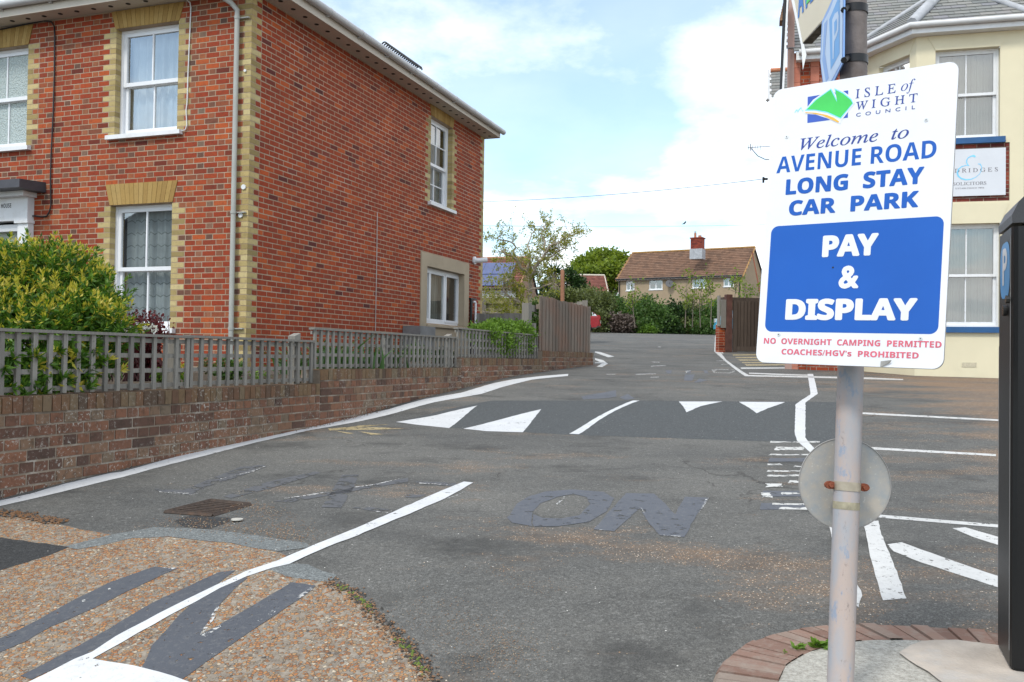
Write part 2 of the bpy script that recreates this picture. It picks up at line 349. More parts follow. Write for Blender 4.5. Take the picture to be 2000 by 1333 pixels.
def curtain_sheet(fr, a0, a1, h0, h1, d, kind, parent):
    q = MB(); n = 90; vs = []
    amp = .018 if kind != 'blind' else .022
    rnd = random.Random(int(abs(a0 * 1000)))
    ph = [rnd.uniform(0, 6) for _ in range(4)]
    for i in range(n + 1):
        t = i / n; x = a0 + (a1 - a0) * t
        if kind != 'blind': dd = amp * (math.sin(t * 46 + ph[0]) + .6 * math.sin(t * 27 + ph[1]) + .4 * math.sin(t * 83 + ph[2]))
        else: dd = amp * (1 if (t * (a1 - a0) / .1) % 1 < .5 else -1) * .6 + .012 * (((t * (a1 - a0) / .1) % 1) - .5)
        vs += [fr.P(x, h0, d + dd), fr.P(x, h1, d + dd)]
    q.add(vs, [(2 * i, 2 * i + 2, 2 * i + 3, 2 * i + 1) for i in range(n)], 0, kind != 'blind')
    q.build("curtain" if kind != 'blind' else "blind", [CURTP if kind == 'plain' else CURT if kind == 'net' else BLIND], parent)
BLIND = plain("vertical_blind", (.43, .41, .33), .8, .08, 5)

# ------------------------------------------------------------------ left house
c = at(485, 400, 12.1); C0 = Vector((c.x, c.y, 0))
FF = Fr(C0, (-SD.y, SD.x, 0), -SD); FS = Fr(C0, SD, SN)
LS = 8.45; HB = EZ - 1.15
HT = (FS.px(600, 47.5)[1] + FS.px(860, 213)[1] + FF.px(150, 39)[1]) / 3
def rect(fr, L, Rr, T, B, d=0.0):            # averages of edge points seen in the photo
    f = lambda ps, k: sum(fr.px(x, y, d)[k] for x, y in ps) / len(ps)
    a0, a1 = f(L, 0), f(Rr, 0); return min(a0, a1), max(a0, a1), f(B, 1), f(T, 1)
wu = rect(FF, [(229.9, 59), (221.2, 266)], [(351.2, 41), (344.4, 252)], [(232, 58), (351, 40.5)], [(221, 267), (342, 254)])
wl = rect(FF, [(217.5, 403), (212, 520)], [(337.2, 395), (331, 640)], [(217.5, 402.9), (337.2, 394.7)], [(331, 642)])
wa = FF.px(53.5, 190)[0]
w2 = (wa, wa + (wu[1] - wu[0]), FF.px(51, 286)[1], FF.px(56, 88)[1])
su = rect(FS, [(843.6, 228.4), (838, 395)], [(884, 249.8), (881.8, 407)], [(843.6, 228.4), (884, 249.8)], [(841, 396), (885, 412)])
sw = rect(FS, [(833.4, 521), (830.4, 632)], [(905.4, 536), (904.2, 635)], [(833.4, 520.8), (905.4, 535.8)], [(831, 631.5), (900, 637)])
ss = rect(FS, [(822, 493.4), (819, 630)], [(915, 515.4), (913, 630)], [(822, 493.4), (915, 515.4)], [(913, 640)])
LFr = 8.2
house = thing("brick_house", FF.P(0, HB), "red brick Victorian house with yellow brick corners and grey gutters, left of the side road", "house")
wm = MB(); LH = 4 * CO
lu = (wu[0], wu[1], wu[3], min(wu[3] + LH, HT - .01), None); ll = (wl[0], wl[1], wl[3], wl[3] + LH, None); l2 = (w2[0], w2[1], w2[3], min(w2[3] + LH, HT - .01), None); lsu = (su[0], su[1], su[3], min(su[3] + LH, HT - .005), None)
dr = (FF.px(66, 430)[0], FF.px(66, 430)[0] + 1.35, HB, FF.px(60, 372)[1], None)
opF = [wu[:4] + (True,), wl[:4] + (True,), w2[:4] + (True,), lu, ll, l2, dr]
opS = [su[:4] + (True,), lsu, (ss[0], ss[1], HB, ss[3], None)]
bricks(wm, FF, 0, LFr, HB, HT, opF, 'flemish', (True, None), 0, 0, 2, hdr=6)
bricks(wm, FS, 0, LS, HB, HT, opS, 'stretcher', (True, True), 0, 1, 2, mort=.0145)
for l_ in (lu, ll, l2): lintel(wm, FF, l_[0], l_[1], l_[2] + .004, l_[3], 3)
lintel(wm, FS, lsu[0], lsu[1], lsu[2] + .004, lsu[3], 3, 13, .07)
panels(wm, FF, 0, LFr, HB, HT, [o for o in opF if o[4]] + [dr], 4); panels(wm, FS, 0, LS, HB, HT, [su[:4] + (1,), sw[:4] + (1,)], 4)
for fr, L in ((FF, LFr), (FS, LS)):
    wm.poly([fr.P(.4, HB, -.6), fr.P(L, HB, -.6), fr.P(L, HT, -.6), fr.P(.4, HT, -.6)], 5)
wm.poly([FS.P(LS, HB, 0), FS.P(LS, HT, 0), FS.P(LS, HT, -8), FS.P(LS, HB, -8)], 4)
wm.build("wall", [RED, REDS, YEL, GAU, MORT, ROOM, HEADB], house)
sash(house, FF, *wu, mid=.485, curtain='plain', label="upper sash window reflecting the clouds")
o = sash(house, FF, *wl, mid=.48, curtain='net', label="ground floor sash window with net curtains")
sash(house, FF, *w2, mid=.50, curtain=None, glassm=FROST, label="upper window with patterned glass")
sash(house, FS, *su, mid=.47, bars=1, hbars=1, curtain='plain', label="narrow side sash window with glazing bars")
# three-light window in its painted stone surround
m_ = MB(); a0, a1, h0, h1 = sw; A0, A1, H1 = ss[0], ss[1], ss[3]; dd = .022
m_.fbox(FS, A0, a0, HB + .2, h1, -.15, dd); m_.fbox(FS, a1, A1, HB + .2, h1, -.15, dd); m_.fbox(FS, A0, A1, h1, H1, -.15, dd); m_.fbox(FS, a0, a1, HB + .2, h0 - .07, -.15, dd - .004)
m_.build("window_surround", [STONE], house)
m_ = MB(); D = -.12; fw = .05
m_.fbox(FS, a0, a1, h1 - fw, h1, D - .06, D); m_.fbox(FS, a0, a1, h0, h0 + fw, D - .06, D); lights = [(0, .23), (.23, .63), (.63, 1.0)]
for i, (p, q) in enumerate(lights):
    x0, x1 = a0 + (a1 - a0) * p, a0 + (a1 - a0) * q; dd = D + (.012 if i != 1 else .0)
    m_.fbox(FS, x0, x0 + fw, h0 + fw, h1 - fw, D - .05, dd); m_.fbox(FS, x1 - fw, x1, h0 + fw, h1 - fw, D - .05, dd)
    m_.fbox(FS, x0 + fw, x1 - fw, h0 + fw, h0 + fw * 2, D - .05, dd - .001); m_.fbox(FS, x0 + fw, x1 - fw, h1 - fw * 2, h1 - fw, D - .05, dd - .001)
o = m_.build("window", [UPVC], house); o['label'] = "three-light casement window with vertical blinds"
m_ = MB(); m_.poly([FS.P(a0, h0, D - .03), FS.P(a1, h0, D - .03), FS.P(a1, h1, D - .03), FS.P(a0, h1, D - .03)]); m_.build("pane", [GLASS], o)
curtain_sheet(FS, a0 + .05, a1 - .4, h0 + .12, h1 - .05, D - .15, 'blind', o)
m_ = MB(); m_.prism([FS.P(a0 - .02, h0 - .07, -.14), FS.P(a0 - .02, h0 - .07, .06), FS.P(a0 - .02, h0 - .03, .06), FS.P(a0 - .02, h0 + .005, -.14)], FS.ex * (a1 - a0 + .04)); m_.build("sill", [STONE], o)
# eaves: soffit, vents, fascia, gutter, brackets
OV = .335
m_ = MB(); z = HT
ps = [FF.P(LFr, z, 0), FF.P(LFr, z, OV), C0 + Vector((0, 0, z)) + (FF.en + FS.en) * OV, FS.P(LS + .04, z, OV), FS.P(LS + .04, z, 0), FS.P(0, z, 0)]
m_.prism(ps, Vector((0, 0, .02))); m_.build("soffit", [SOFM], house)
m_ = MB(); FH = .145
m_.fbox(FF, -OV, LFr, z - .02, z + FH, OV, OV + .02); m_.fbox(FS, -OV - .02, LS + .04, z - .02, z + FH, OV, OV + .022); m_.fbox(Fr(FS.P(LS + .04, 0, 0), -FS.en, FS.ex), -OV, 8, z - .02, z + FH, 0, .02)
m_.build("fascia", [SOFM], house)
soff = bpy.data.objects["soffit"]
for fr, L in ((FF, LFr), (FS, LS + .04)):
    k = .1; m_ = MB(); m_.disc(fr.P(k, z - .002, OV * .5), (0, 0, -1), .034, 12, 0, .004); v0 = m_.build("soffit_vent", [VENTM], soff); kk = k + .305
    while kk < L: dup_part(v0, fr.ex * (kk - k)); kk += .305
m_ = MB(); gz_ = z + FH - .005; go = OV + .02 + .058; corner = C0 + Vector((0, 0, gz_)) + (FF.en + FS.en) * go
m_.tube([FF.P(LFr, gz_, go), corner], .057, 12); m_.tube([corner, FS.P(LS + .10, gz_ - .03, go)], .057, 12); gut = m_.build("gutter", [GUTM], house)
for fr, L in ((FF, LFr), (FS, LS + .04)):
    k = .35
    while k < L:
        zz = gz_ - (.03 * k / L if fr is FS else 0); m_ = MB(); m_.tube([fr.P(k - .012, zz, go), fr.P(k + .012, zz, go)], .0625, 12); m_.fbox(fr, k - .015, k + .015, zz - .07, zz - .05, OV + .022, OV + .07); m_.build("gutter_bracket", [GUTM], gut); k += .92
m_ = MB(); tp = math.tan(R(21)); half = 3.6; zr = z + FH + .02; e0 = OV + .03
q = lambda a, b, hh: C0 + FS.ex * a - FS.en * b + Vector((0, 0, zr + hh * tp))
A_ = [q(-e0, -e0, 0), q(LS + .05, -e0, 0), q(LS + .05, 2 * half + e0, 0), q(-e0, 2 * half + e0, 0)]; r0, r1 = q(half, half, half + e0), q(LS - half, half, half + e0)
m_.poly([A_[0], A_[1], r1, r0]); m_.poly([A_[1], A_[2], r1]); m_.poly([A_[2], A_[3], r0, r1]); m_.poly([A_[3], A_[0], r0])
SLATE_D = plain("dark_roof_slate", (.07, .07, .08), .6, .2, 4, bump=.2, bscale=20)
roof = m_.build("roof", [SLATE_D], house)
m_ = MB()                                    # ribbed black comb lying on the tiles just above the gutter
pa, pb = FS.px(753, 104, OV), FS.px(820, 150, OV)
for k in range(19):
    t = k / 18; a = pa[0] + (pb[0] - pa[0]) * t; hh = gz_ + .115
    m_.tube([FS.P(a, hh + .075 * math.sin(x), OV - .02 + .06 * math.cos(x)) for x in np.linspace(0, math.pi, 9)], .013, 6)
m_.build("ridge_comb", [BLK], roof)
cp = at(158, 0, 16.4); m_ = MB(); b0 = Vector((cp.x, cp.y, EZ + 5.9)); fr = Fr((b0.x, b0.y, 0), FF.ex, FF.en)
bricks(m_, fr, -.45, .45, b0.z, b0.z + 1.65, (), 'flemish', (None, None), 0, 0, 0); bricks(m_, Fr(fr.P(-.45, 0), FS.ex, FS.en), 0, .6, b0.z, b0.z + 1.65)
m_.fbox(fr, -.45, .45, b0.z - .6, b0.z + 1.65, -.6, 0, 1); m_.fbox(fr, .47, .60, b0.z - .6, b0.z + 1.9, -.1, .02, 2)
m_.build("chimney", [RED, MORT, LEAD], roof)
# rainwater pipe, cables, fittings
m_ = MB(); pts = [(466, 14), (463.5, 40), (457.5, 200), (450, 400), (447, 650)]
ap = sum(FF.px(x + 3, y, .07)[0] for x, y in pts[1:]) / 4; d = .07
m_.tube([FF.P(ap + .34, z + .06, go - .02), FF.P(ap + .30, z - .01, OV * .75), FF.P(ap + .07, z - .17, .10), FF.P(ap, z - .26, d), FF.P(ap, z - .34, d), FF.P(ap, HB, d)], .034, 12)
for hh in (z - .36, FF.px(455, 415, d)[1], FF.px(447, 642, d)[1]): m_.tube([FF.P(ap, hh - .02, d), FF.P(ap, hh + .02, d)], .040, 12); m_.fbox(FF, ap - .16, ap + .02, hh - .008, hh + .008, .006, .05)
m_.build("downpipe", [PIPEM], house)
for px_, py_, r_ in ((480, 139, .02), (477, 366, .034), (471, 421, .034)): m_ = MB(); m_.disc(FF.P(FF.px(px_, py_)[0], FF.px(px_, py_)[1], .009), FF.en, r_, 14, 0, .014); m_.build("wall_anchor", [WOODW], house)
def cable(fr, pts, r, d, mat, name, parent): m_ = MB(); m_.tube([fr.P(*fr.px(x, y, d), d) for x, y in pts], r, 6); return m_.build(name, [mat], parent)
cable(FF, [(0, 58), (40, 50), (85, 41), (100, 43), (106, 52), (107, 70), (106, 150), (104, 220), (100, 300), (98.5, 350), (99.5, 400), (97, 413), (91, 423), (80, 424), (68, 422), (40, 424)], .011, .025, BLK, "black_cable", house)
cable(FF, [(365, 0), (371, 6), (373, 15), (371, 60), (367, 150), (365.5, 200), (363.5, 215), (365, 245), (362, 254), (353, 257), (345, 254)], .008, .022, WOODW, "white_cable", house)
cable(FS, [(737, 415), (735.5, 520), (733, 650)], .006, .018, plain("grey_cable", (.45, .42, .40), .6), "grey_cable", house)
m_ = MB(); a, hh = FS.px(925, 509); m_.disc(FS.P(a, hh, .008), FS.en, .085, 20, 0, .03); m_.tube([FS.P(a, hh, .03), FS.P(a + .02, hh, .12), FS.P(a + .12, hh + .02, .26)], [.06, .05, .055], 12); m_.build("wall_lamp", [UPVC], house)
m_ = MB(); a, hh = FS.px(924, 590); m_.tube([FS.P(a - .05, hh, .02), FS.P(a, hh, .05), FS.P(a, hh - .04, .06), FS.P(a, HB + .4, .06)], .022, 10); m_.build("waste_pipe", [UPVC], house)
m_ = MB(); a, hh = FS.px(917, 586); m_.tube([FS.P(a, hh + .02, .04), FS.P(a, HB + .4, .04)], .03, 10); m_.fbox(FS, a - .05, a + .3, hh + .01, hh + .04, 0.006, .05); m_.build("soil_pipe", [BLK], house)
m_ = MB(); a, hh = FS.px(800, 640); m_.fbox(FS, a - .3, a + .35, HB + .3, hh + .02, .012, .36, 0); m_.build("meter_box", [plain("grey_meter_box", (.20, .20, .20), .7, .2, 4)], house)
# front door surround and canopy
m_ = MB(); ax = dr[0]; ht = dr[3]
m_.fbox(FF, ax, ax + .20, HB, ht - .50, -.05, .10); m_.fbox(FF, ax - .02, ax + .24, ht - .50, ht - .46, -.05, .13); m_.fbox(FF, ax + .0, dr[1], ht - .46, ht - .12, -.05, .115); m_.fbox(FF, ax - .05, dr[1] + .05, ht - .12, ht - .05, .0, .24)
m_.fbox(FF, dr[1] - .2, dr[1], HB, ht - .50, -.05, .10)
m_.fbox(FF, ax + .20, dr[1] - .2, ht - .60, ht - .50, -.10, .03)
ds = m_.build("door_surround", [WOODW], house)
m_ = MB(); m_.prism([FF.P(ax - .22, ht - .05, 0), FF.P(ax - .22, ht - .05, .46), FF.P(ax - .22, ht + .07, .46), FF.P(ax - .22, ht + .10, 0)], FF.ex * (dr[1] - dr[0] + .44)); m_.build("canopy", [plain("dark_canopy", (.06, .06, .07), .5, .2, 5)], ds)
m_ = MB(); m_.fbox(FF, ax + .20, dr[1] - .2, HB, ht - .5, -.12, -.06); m_.build("door", [plain("grey_green_door", (.30, .33, .28), .5, .05, 3)], house)
# ------------------------------------------------------------------ lettering
def umap(s, U, L=None, fix={}):
    r = ''
    for ch in s:
        if ch in fix: r += fix[ch]
        elif 'A' <= ch <= 'Z': r += chr(U + ord(ch) - 65)
        elif 'a' <= ch <= 'z' and L: r += chr(L + ord(ch) - 97)
        else: r += ch
    return r
def text_geo(s, mode='sans', off=0.0, space=1.0, shear=0.0):
    if mode == 'bold': s = umap(s, 0x1D5D4, 0x1D5EE)
    elif mode == 'italic': s = umap(s, 0x1D434, 0x1D44E, {'h': '\u210e'})
    elif mode == 'serif': s = umap(s, 0x1D434, 0x1D44E, {'h': '\u210e'}); shear = -.25
    cu = bpy.data.curves.new("t", 'FONT'); cu.body = s; cu.size = 1; cu.offset = off; cu.shear = shear; cu.space_character = space; cu.resolution_u = 4
    o = bpy.data.objects.new("t", cu); COL.objects.link(o); bpy.context.view_layer.update()
    me = bpy.data.meshes.new_from_object(o.evaluated_get(bpy.context.evaluated_depsgraph_get()))
    v = [(p.co.x, p.co.y) for p in me.vertices]; f = [tuple(p.vertices) for p in me.polygons]
    bpy.data.objects.remove(o); bpy.data.curves.remove(cu); bpy.data.meshes.remove(me); return v, f
def text_on(mb, fr, s, aL, aR, h0, h1, d, mi=0, off=0.0, **k):
    v, f = text_geo(s, **k); xs = [p[0] for p in v]; ys = [p[1] for p in v]; x0, x1, y0, y1 = min(xs) - off, max(xs) + off, min(ys) - off, max(ys) + off
    # a heavier weight: the same letters struck again a hair to each side, each a hair prouder
    for i, (sx_, sy_) in enumerate([(0, 0)] if off <= 0 else [(-off, 0), (off, 0), (0, off), (0, -off), (-off * .7, off * .7), (off * .7, -off * .7), (off * .7, off * .7), (-off * .7, -off * .7)]):
        mb.add([fr.P(aL + (aR - aL) * (x + sx_ - x0) / (x1 - x0), h0 + (h1 - h0) * (y + sy_ - y0) / (y1 - y0), d + i * .00006) for x, y in v], f, mi)
def text_px(mb, fr, s, BL, TR, d, mi=0, **k):
    a0, h0 = fr.px(*BL, d); a1, h1 = fr.px(*TR, d); text_on(mb, fr, s, a0, a1, h0, h1, d, mi, **k)
BLKL = plain("black_lettering", (.02, .02, .022), .5)
m_ = MB(); a_l, hb_ = FF.px(2, 407, .116); a_r, ht_ = FF.px(22, 398, .116); text_on(m_, FF, "HOUSE", a_l, a_r, hb_ - .0, hb_ + .065, .1165, 0, mode='bold'); m_.build("lettering", [BLKL], ds)

# ------------------------------------------------------------------ boundary wall, trellis, board fence
FWL = Fr(P0, SD, SN)
def awx(px): return FWL.px(px, 690)[0]
A1, A2, A3, A4 = awx(624), awx(902), awx(1063), awx(1158.5)
T1, T2, T3, T4 = EZ - .28, EZ - .14, EZ - .01, EZ + .13
bw = thing("boundary_wall", FWL.P(0, EZ - 1.2), "low stepped wall of weathered brown brick along the side road, carrying trellis", "wall")
m_ = MB(); secs = [(-2.6, A1 + .02, T1), (A1 + .02, A2, T2), (A2, A3 - .1, T3), (A3 - .1, A4, T4)]
for i, (a, b, t) in enumerate(secs):
    top = t - .105; n = int(round((top - (EZ - 1.5)) / CO)); b0 = top - n * CO
    bricks(m_, FWL, a, b, b0, top, (), 'english', (None, None), i, 0, 0, jit=.003, mort=.0135)
    x = a
    while x < b - .02:
        w = min(.0745 * random.uniform(.97, 1.04), b - x); m_.fbox(FWL, x + .003, x + w - .004, top + .001, t + random.uniform(-.004, .002), -.22, .005 + random.uniform(0, .006), 1); x += w
    m_.fbox(FWL, a, b, b0, t - .008, -.215, -.002, 2)
bricks(m_, Fr(FWL.P(A4, 0), -SN, SD), 0, .22, EZ - 1.2, T4 - .105, (), 'flemish', (None, None), 0, 0, 0)
x = 0
while x < 2.2:                               # return of the wall, round the corner at its far end
    m_.box(FWL.P(A4 + .02, T4 - .104, -.0 - x), SD * .012, -SN * .066, Vector((0, 0, .104)), 1); x += .0745
wall_o = m_.build("brickwork", [OLD, CAPB, MORTO], bw)
def greywood(name, c, var=.3, stretch=(14, 14, 1.2), dirt=None):
    t = NT(name); t.set(rough=.85, spec=.2)
    r = t.ramp(t.island(), [(0, tuple(x * .75 for x in c)), (.5, c), (1, tuple(x * 1.2 for x in c))])
    r = t.mix(t.ramp(t.noise(4, 6, .65, stretch), [(.35, 0.0), (.7, .6)]), r, tuple(x * (1 - var * 1.5) for x in c))
    if dirt: r = t.mix(t.ramp(t.noise(dirt[1], 5, .6), [(.45, 0.0), (.65, dirt[2])]), r, dirt[0])
    t.base(r); t.bump(t.noise(9, 6, .6, stretch), .3, .006); return t.mat
GREYW = greywood("silvered_wood", (.245, .230, .205), .30)
BRNW = greywood("weathered_board", (.20, .165, .135), .35, (20, 20, .8), ((.23, .12, .08), 1.3, .5))
OLVW = greywood("olive_board", (.36, .335, .17), .35, (8, 8, .7), ((.13, .14, .07), 2.5, .6))
DRKW = greywood("dark_board", (.11, .085, .07), .4, (12, 12, .7))
def trellis(a0, a1, hb, ht, n, label, posts, dbl=None):
    t = thing("trellis_fence", FWL.P(a0, hb), label, "trellis", "grey trellis panels on the brown wall"); m_ = MB(); d0 = -.095
    k = 0
    for i in range(n):
        a = a0 + .02 + (a1 - a0 - .05) * i / (n - 1) + random.uniform(-.004, .004); w = .034 * random.uniform(.9, 1.1)
        lean = random.uniform(-.006, .006)
        m_.prism([FWL.P(a, hb + .005, d0), FWL.P(a + w, hb + .005, d0), FWL.P(a + w + lean, ht - .02, d0), FWL.P(a + lean, ht - .02, d0)], FWL.en * .02)
    m_.build("slats", [GREYW], t); m_ = MB()
    for j in range(4):
        hh = hb + .02 + (ht - hb - .085) * j / 3; m_.fbox(FWL, a0, a1, hh, hh + .032, d0 - .020, d0 - .001)
    m_.build("rails", [GREYW], t)
    m_ = MB(); m_.fbox(FWL, a0 - .01, a1 + .012, ht - .02, ht, d0 - .032, d0 + .036); m_.build("cap_rail", [GREYW], t)
    for p, w, top in posts: m_ = MB(); m_.prism([FWL.P(p, hb - .05, d0 - .10), FWL.P(p + w, hb - .05, d0 - .10), FWL.P(p + w, top, d0 - .10), FWL.P(p, top - (.03 if top > ht else 0), d0 - .10)], FWL.en * .075); m_.build("post", [GREYW], t)
aj = awx(384)
trellis(-2.0, aj, EZ - .28, EZ + .14, 32, "grey trellis panel nearest the camera with the yellow-green bush growing through", [(-.85, .09, EZ + .1), (aj - .11, .07, EZ + .1)])
trellis(aj + .004, A1, EZ - .275, EZ + .145, 16, "grey trellis panel in front of the yellow brick house corner", [(A1 - .25, .1, EZ + .21)])
trellis(A1 + .012, A2 - .005, EZ - .14, EZ + .27, 31, "long grey trellis panel below the three-light side window", [(awx(775), .09, EZ + .24), (A2 - .16, .1, EZ + .31)])
trellis(A2 + .01, A3 - .13, EZ - .01, EZ + .40, 27, "grey trellis panel tangled with the green clipped shrub", [(A3 - .2, .1, EZ + .6)])
bf = thing("board_fence", FWL.P(A3, T4), "weathered brown upright board fence standing on the far end of the brick wall", "fence")
m_ = MB(); x = A3 - .02; i = 0
while x < A4 - .08:
    w = random.uniform(.10, .125); dd = -.10 + (.012 if i % 2 else 0) + random.uniform(0, .004); tt = EZ + 1.07 + random.uniform(-.012, .012)
    m_.prism([FWL.P(x, T4 + .003, dd), FWL.P(x + w, T4 + .003, dd), FWL.P(x + w, tt, dd), FWL.P(x, tt + random.uniform(-.006, .006), dd)], FWL.en * .018); x += w * .93; i += 1
m_.build("boards", [BRNW], bf)
m_ = MB(); ax_, hx_ = awx(1049), EZ + .93; m_.fbox(FWL, ax_, ax_ + .17, T3 - .1, hx_, -.28, -.16); m_.fbox(FWL, ax_ + .17, A3 + .1, hx_ - .13, hx_ - .02, -.26, -.18); m_.build("post", [GREYW], bf)
m_ = MB(); m_.fbox(FWL, A3, A4 - .06, EZ + .35, EZ + .43, -.16, -.101); m_.fbox(FWL, A3, A4 - .06, EZ + .85, EZ + .93, -.16, -.101); m_.build("rails", [BRNW], bf)
rf = Fr(FWL.P(A4 - .05, 0, -.12), -SN, -SD); rb = thing("return_fence", rf.P(0, T4), "grey board fence turning the corner behind the brown board fence", "fence")
m_ = MB(); x = 0
while x < 3.2: m_.fbox(rf, x, x + .112, T4 - .1, EZ + 1.21 - .22 * min(x, 1.2) + random.uniform(-.01, .01), -.02, 0); x += .114
m_.build("boards", [GREYW], rb)

# ------------------------------------------------------------------ ground
def asphalt(name, c, dirt=0.0, patch=0.35, fresh=False):
    t = NT(name); t.set(rough=.9, spec=.25)
    fine = t.noise(170, 3, .7); col = t.ramp(fine, [(.30, tuple(x * .38 for x in c)), (.52, c), (.72, tuple(min(1, x * 2.3) for x in c))])
    chip = t.new('ShaderNodeTexVoronoi'); chip.inputs['Scale'].default_value = 95; t.link(t.coord(), chip.inputs['Vector']); cs_ = t.new('ShaderNodeSeparateColor'); t.link(chip.outputs['Color'], cs_.inputs[0])
    col = t.mix(.36, col, t.ramp(cs_.outputs[0], [(0, tuple(x * .45 for x in c)), (.6, c), (.92, tuple(x * 1.5 for x in c)), (1, tuple(x * 2.6 for x in c))]))
    if not fresh:
        big = t.noise(.55, 6, .62, (1, 1.6, 1)); col = t.mix(t.ramp(big, [(.34, 0.0), (.66, .9)]), col, t.mix(1.0, col, (1.6, 1.56, 1.5), 'MULTIPLY'))
        st = t.noise(1.5, 6, .7, (1, 1.3, 1), (7, 3, 0)); col = t.mix(t.ramp(st, [(.52, 0.0), (.68, patch)]), col, tuple(x * .42 for x in c))
        wr = t.noise(5.5, 7, .7, (1, 1, 1), (2, 9, 0)); col = t.mix(t.ramp(wr, [(.5, 0.0), (.75, .30)]), col, (.135, .128, .115))
    if not fresh:
        wn_ = t.new('ShaderNodeTexNoise'); wn_.inputs['Scale'].default_value = 2.2; wn_.inputs['Detail'].default_value = 5; t.link(t.coord(), wn_.inputs['Vector'])
        ad = t.new('ShaderNodeVectorMath', operation='MULTIPLY_ADD'); t.link(wn_.outputs['Color'], ad.inputs[0]); ad.inputs[1].default_value = (.9, .9, 0); t.link(t.coord(), ad.inputs[2])
        ck = t.new('ShaderNodeTexVoronoi'); ck.feature = 'DISTANCE_TO_EDGE'; ck.inputs['Scale'].default_value = .42; t.link(ad.outputs[0], ck.inputs['Vector'])
        cm = t.math('MULTIPLY', t.ramp(ck.outputs['Distance'], [(.0015, 1.0), (.0045, 0.0)]), t.ramp(t.noise(.7, 3, .5, None, (11, 5, 0)), [(.50, 0.0), (.58, .75)])); col = t.mix(cm, col, (.030, .028, .025))
    v = t.new('ShaderNodeTexVoronoi'); v.inputs['Scale'].default_value = 125; v.inputs['Randomness'].default_value = 1; t.link(t.coord(), v.inputs['Vector'])
    sep = t.new('ShaderNodeSeparateColor'); t.link(v.outputs['Color'], sep.inputs[0])
    grit = t.ramp(sep.outputs[1], [(0, (.22, .11, .05)), (.35, (.33, .20, .11)), (.7, (.45, .33, .22)), (1, (.60, .52, .42))])
    pos = t.new('ShaderNodeSeparateXYZ'); t.link(t.coord(), pos.inputs[0])
    zone = t.noise(1.15, 6, .68, (.55, 1.25, 1), (4, 1, 0))
    # litter lies thicker on the bays at the right of the road
    rt = t.math('MULTIPLY', t.math('SUBTRACT', t.math('SUBTRACT', pos.outputs[0], t.math('MULTIPLY', pos.outputs[1], .27)), .75), .11)
    rt = t.math('MINIMUM', t.math('MAXIMUM', rt, 0.0), .25)
    z2 = t.math('ADD', zone, t.math('ADD', rt, dirt))
    amt = t.ramp(z2, [(.53, 0.0), (.72, .40)])
    on = t.math('LESS_THAN', sep.outputs[0], amt); near = t.math('LESS_THAN', v.outputs['Distance'], .42)
    msk = t.math('MULTIPLY', on, near)
    col = t.mix(t.ramp(z2, [(.53, 0.0), (.80, .75)]), col, (.19, .118, .07))
    col = t.mix(msk, col, grit); sp = t.math('LESS_THAN', sep.outputs[2], .0011); col = t.mix(t.math('MULTIPLY', sp, near), col, (.62, .60, .56))
    t.base(col); t.bump(t.noise(150, 3, .7), .5, .004); return t.mat
ASPH = asphalt("worn_asphalt", (.080, .080, .077), -.025, .6)
ASPN = asphalt("newer_asphalt", (.068, .073, .075), -.2, fresh=True)
def gravel():
    t = NT("exposed_aggregate_concrete"); t.set(rough=.85, spec=.3)
    w_ = t.new('ShaderNodeMapping'); w_.inputs['Scale'].default_value = (1, 1, 1); t.link(t.coord(), w_.inputs[0])
    v = t.new('ShaderNodeTexVoronoi'); v.inputs['Scale'].default_value = 70; t.link(w_.outputs[0], v.inputs['Vector'])
    v2 = t.new('ShaderNodeTexVoronoi'); v2.feature = 'DISTANCE_TO_EDGE'; v2.inputs['Scale'].default_value = 70; t.link(w_.outputs[0], v2.inputs['Vector'])
    s = t.new('ShaderNodeSeparateColor'); t.link(v.outputs['Color'], s.inputs[0])
    col = t.ramp(s.outputs[0], [(0, (.20, .095, .045)), (.22, (.33, .145, .06)), (.45, (.38, .205, .09)), (.65, (.30, .21, .125)), (.8, (.20, .18, .16)), (.92, (.50, .42, .31)), (1, (.07, .055, .048))])
    big = t.noise(1.7, 5, .6); em = t.ramp(v2.outputs['Distance'], [(.02, 1.0), (.12, 0.0)])
    cem = t.mix(t.ramp(t.noise(25, 4), [(.3, 0.0), (.7, 1.0)]), (.15, .125, .10), (.30, .26, .21))
    bare = t.math('LESS_THAN', s.outputs[1], t.ramp(big, [(.35, .10), (.65, .40)]))
    col = t.mix(t.math('MAXIMUM', em, bare), col, cem)
    col = t.mix(t.ramp(t.noise(.9, 4), [(.4, 0.0), (.7, .35)]), col, t.mix(1.0, col, (.72, .68, .66), 'MULTIPLY'))
    h = t.math('MINIMUM', v2.outputs['Distance'], .18); h = t.math('MULTIPLY', h, t.math('SUBTRACT', 1.0, bare)); t.base(col); t.bump(h, .9, .03); return t.mat
GRAV = gravel()
us = list(np.arange(-9, 20, .15)) + list(np.arange(20, 60, .6)) + list(np.arange(60, 262, 6))
us = [-30, -24, -18, -13] + us
vs_ = [-140, -90, -60, -40, -25, -14, -8, -4, -2, 0, 2, 4, 6, 9, 14, 22, 34, 50, 80, 140]
m_ = MB(); nv = len(vs_)
m_.add([P0 + SD * u + SN * v + Vector((0, 0, EZ + g(u) - .017 * v)) for u in us for v in vs_], [(i * nv + j, i * nv + j + 1, (i + 1) * nv + j + 1, (i + 1) * nv + j) for i in range(len(us) - 1) for j in range(nv - 1)])
road = tag(m_.build("road", [ASPH]), "grey asphalt side road rising to the car park", kind='structure')
UL = np.array(us)
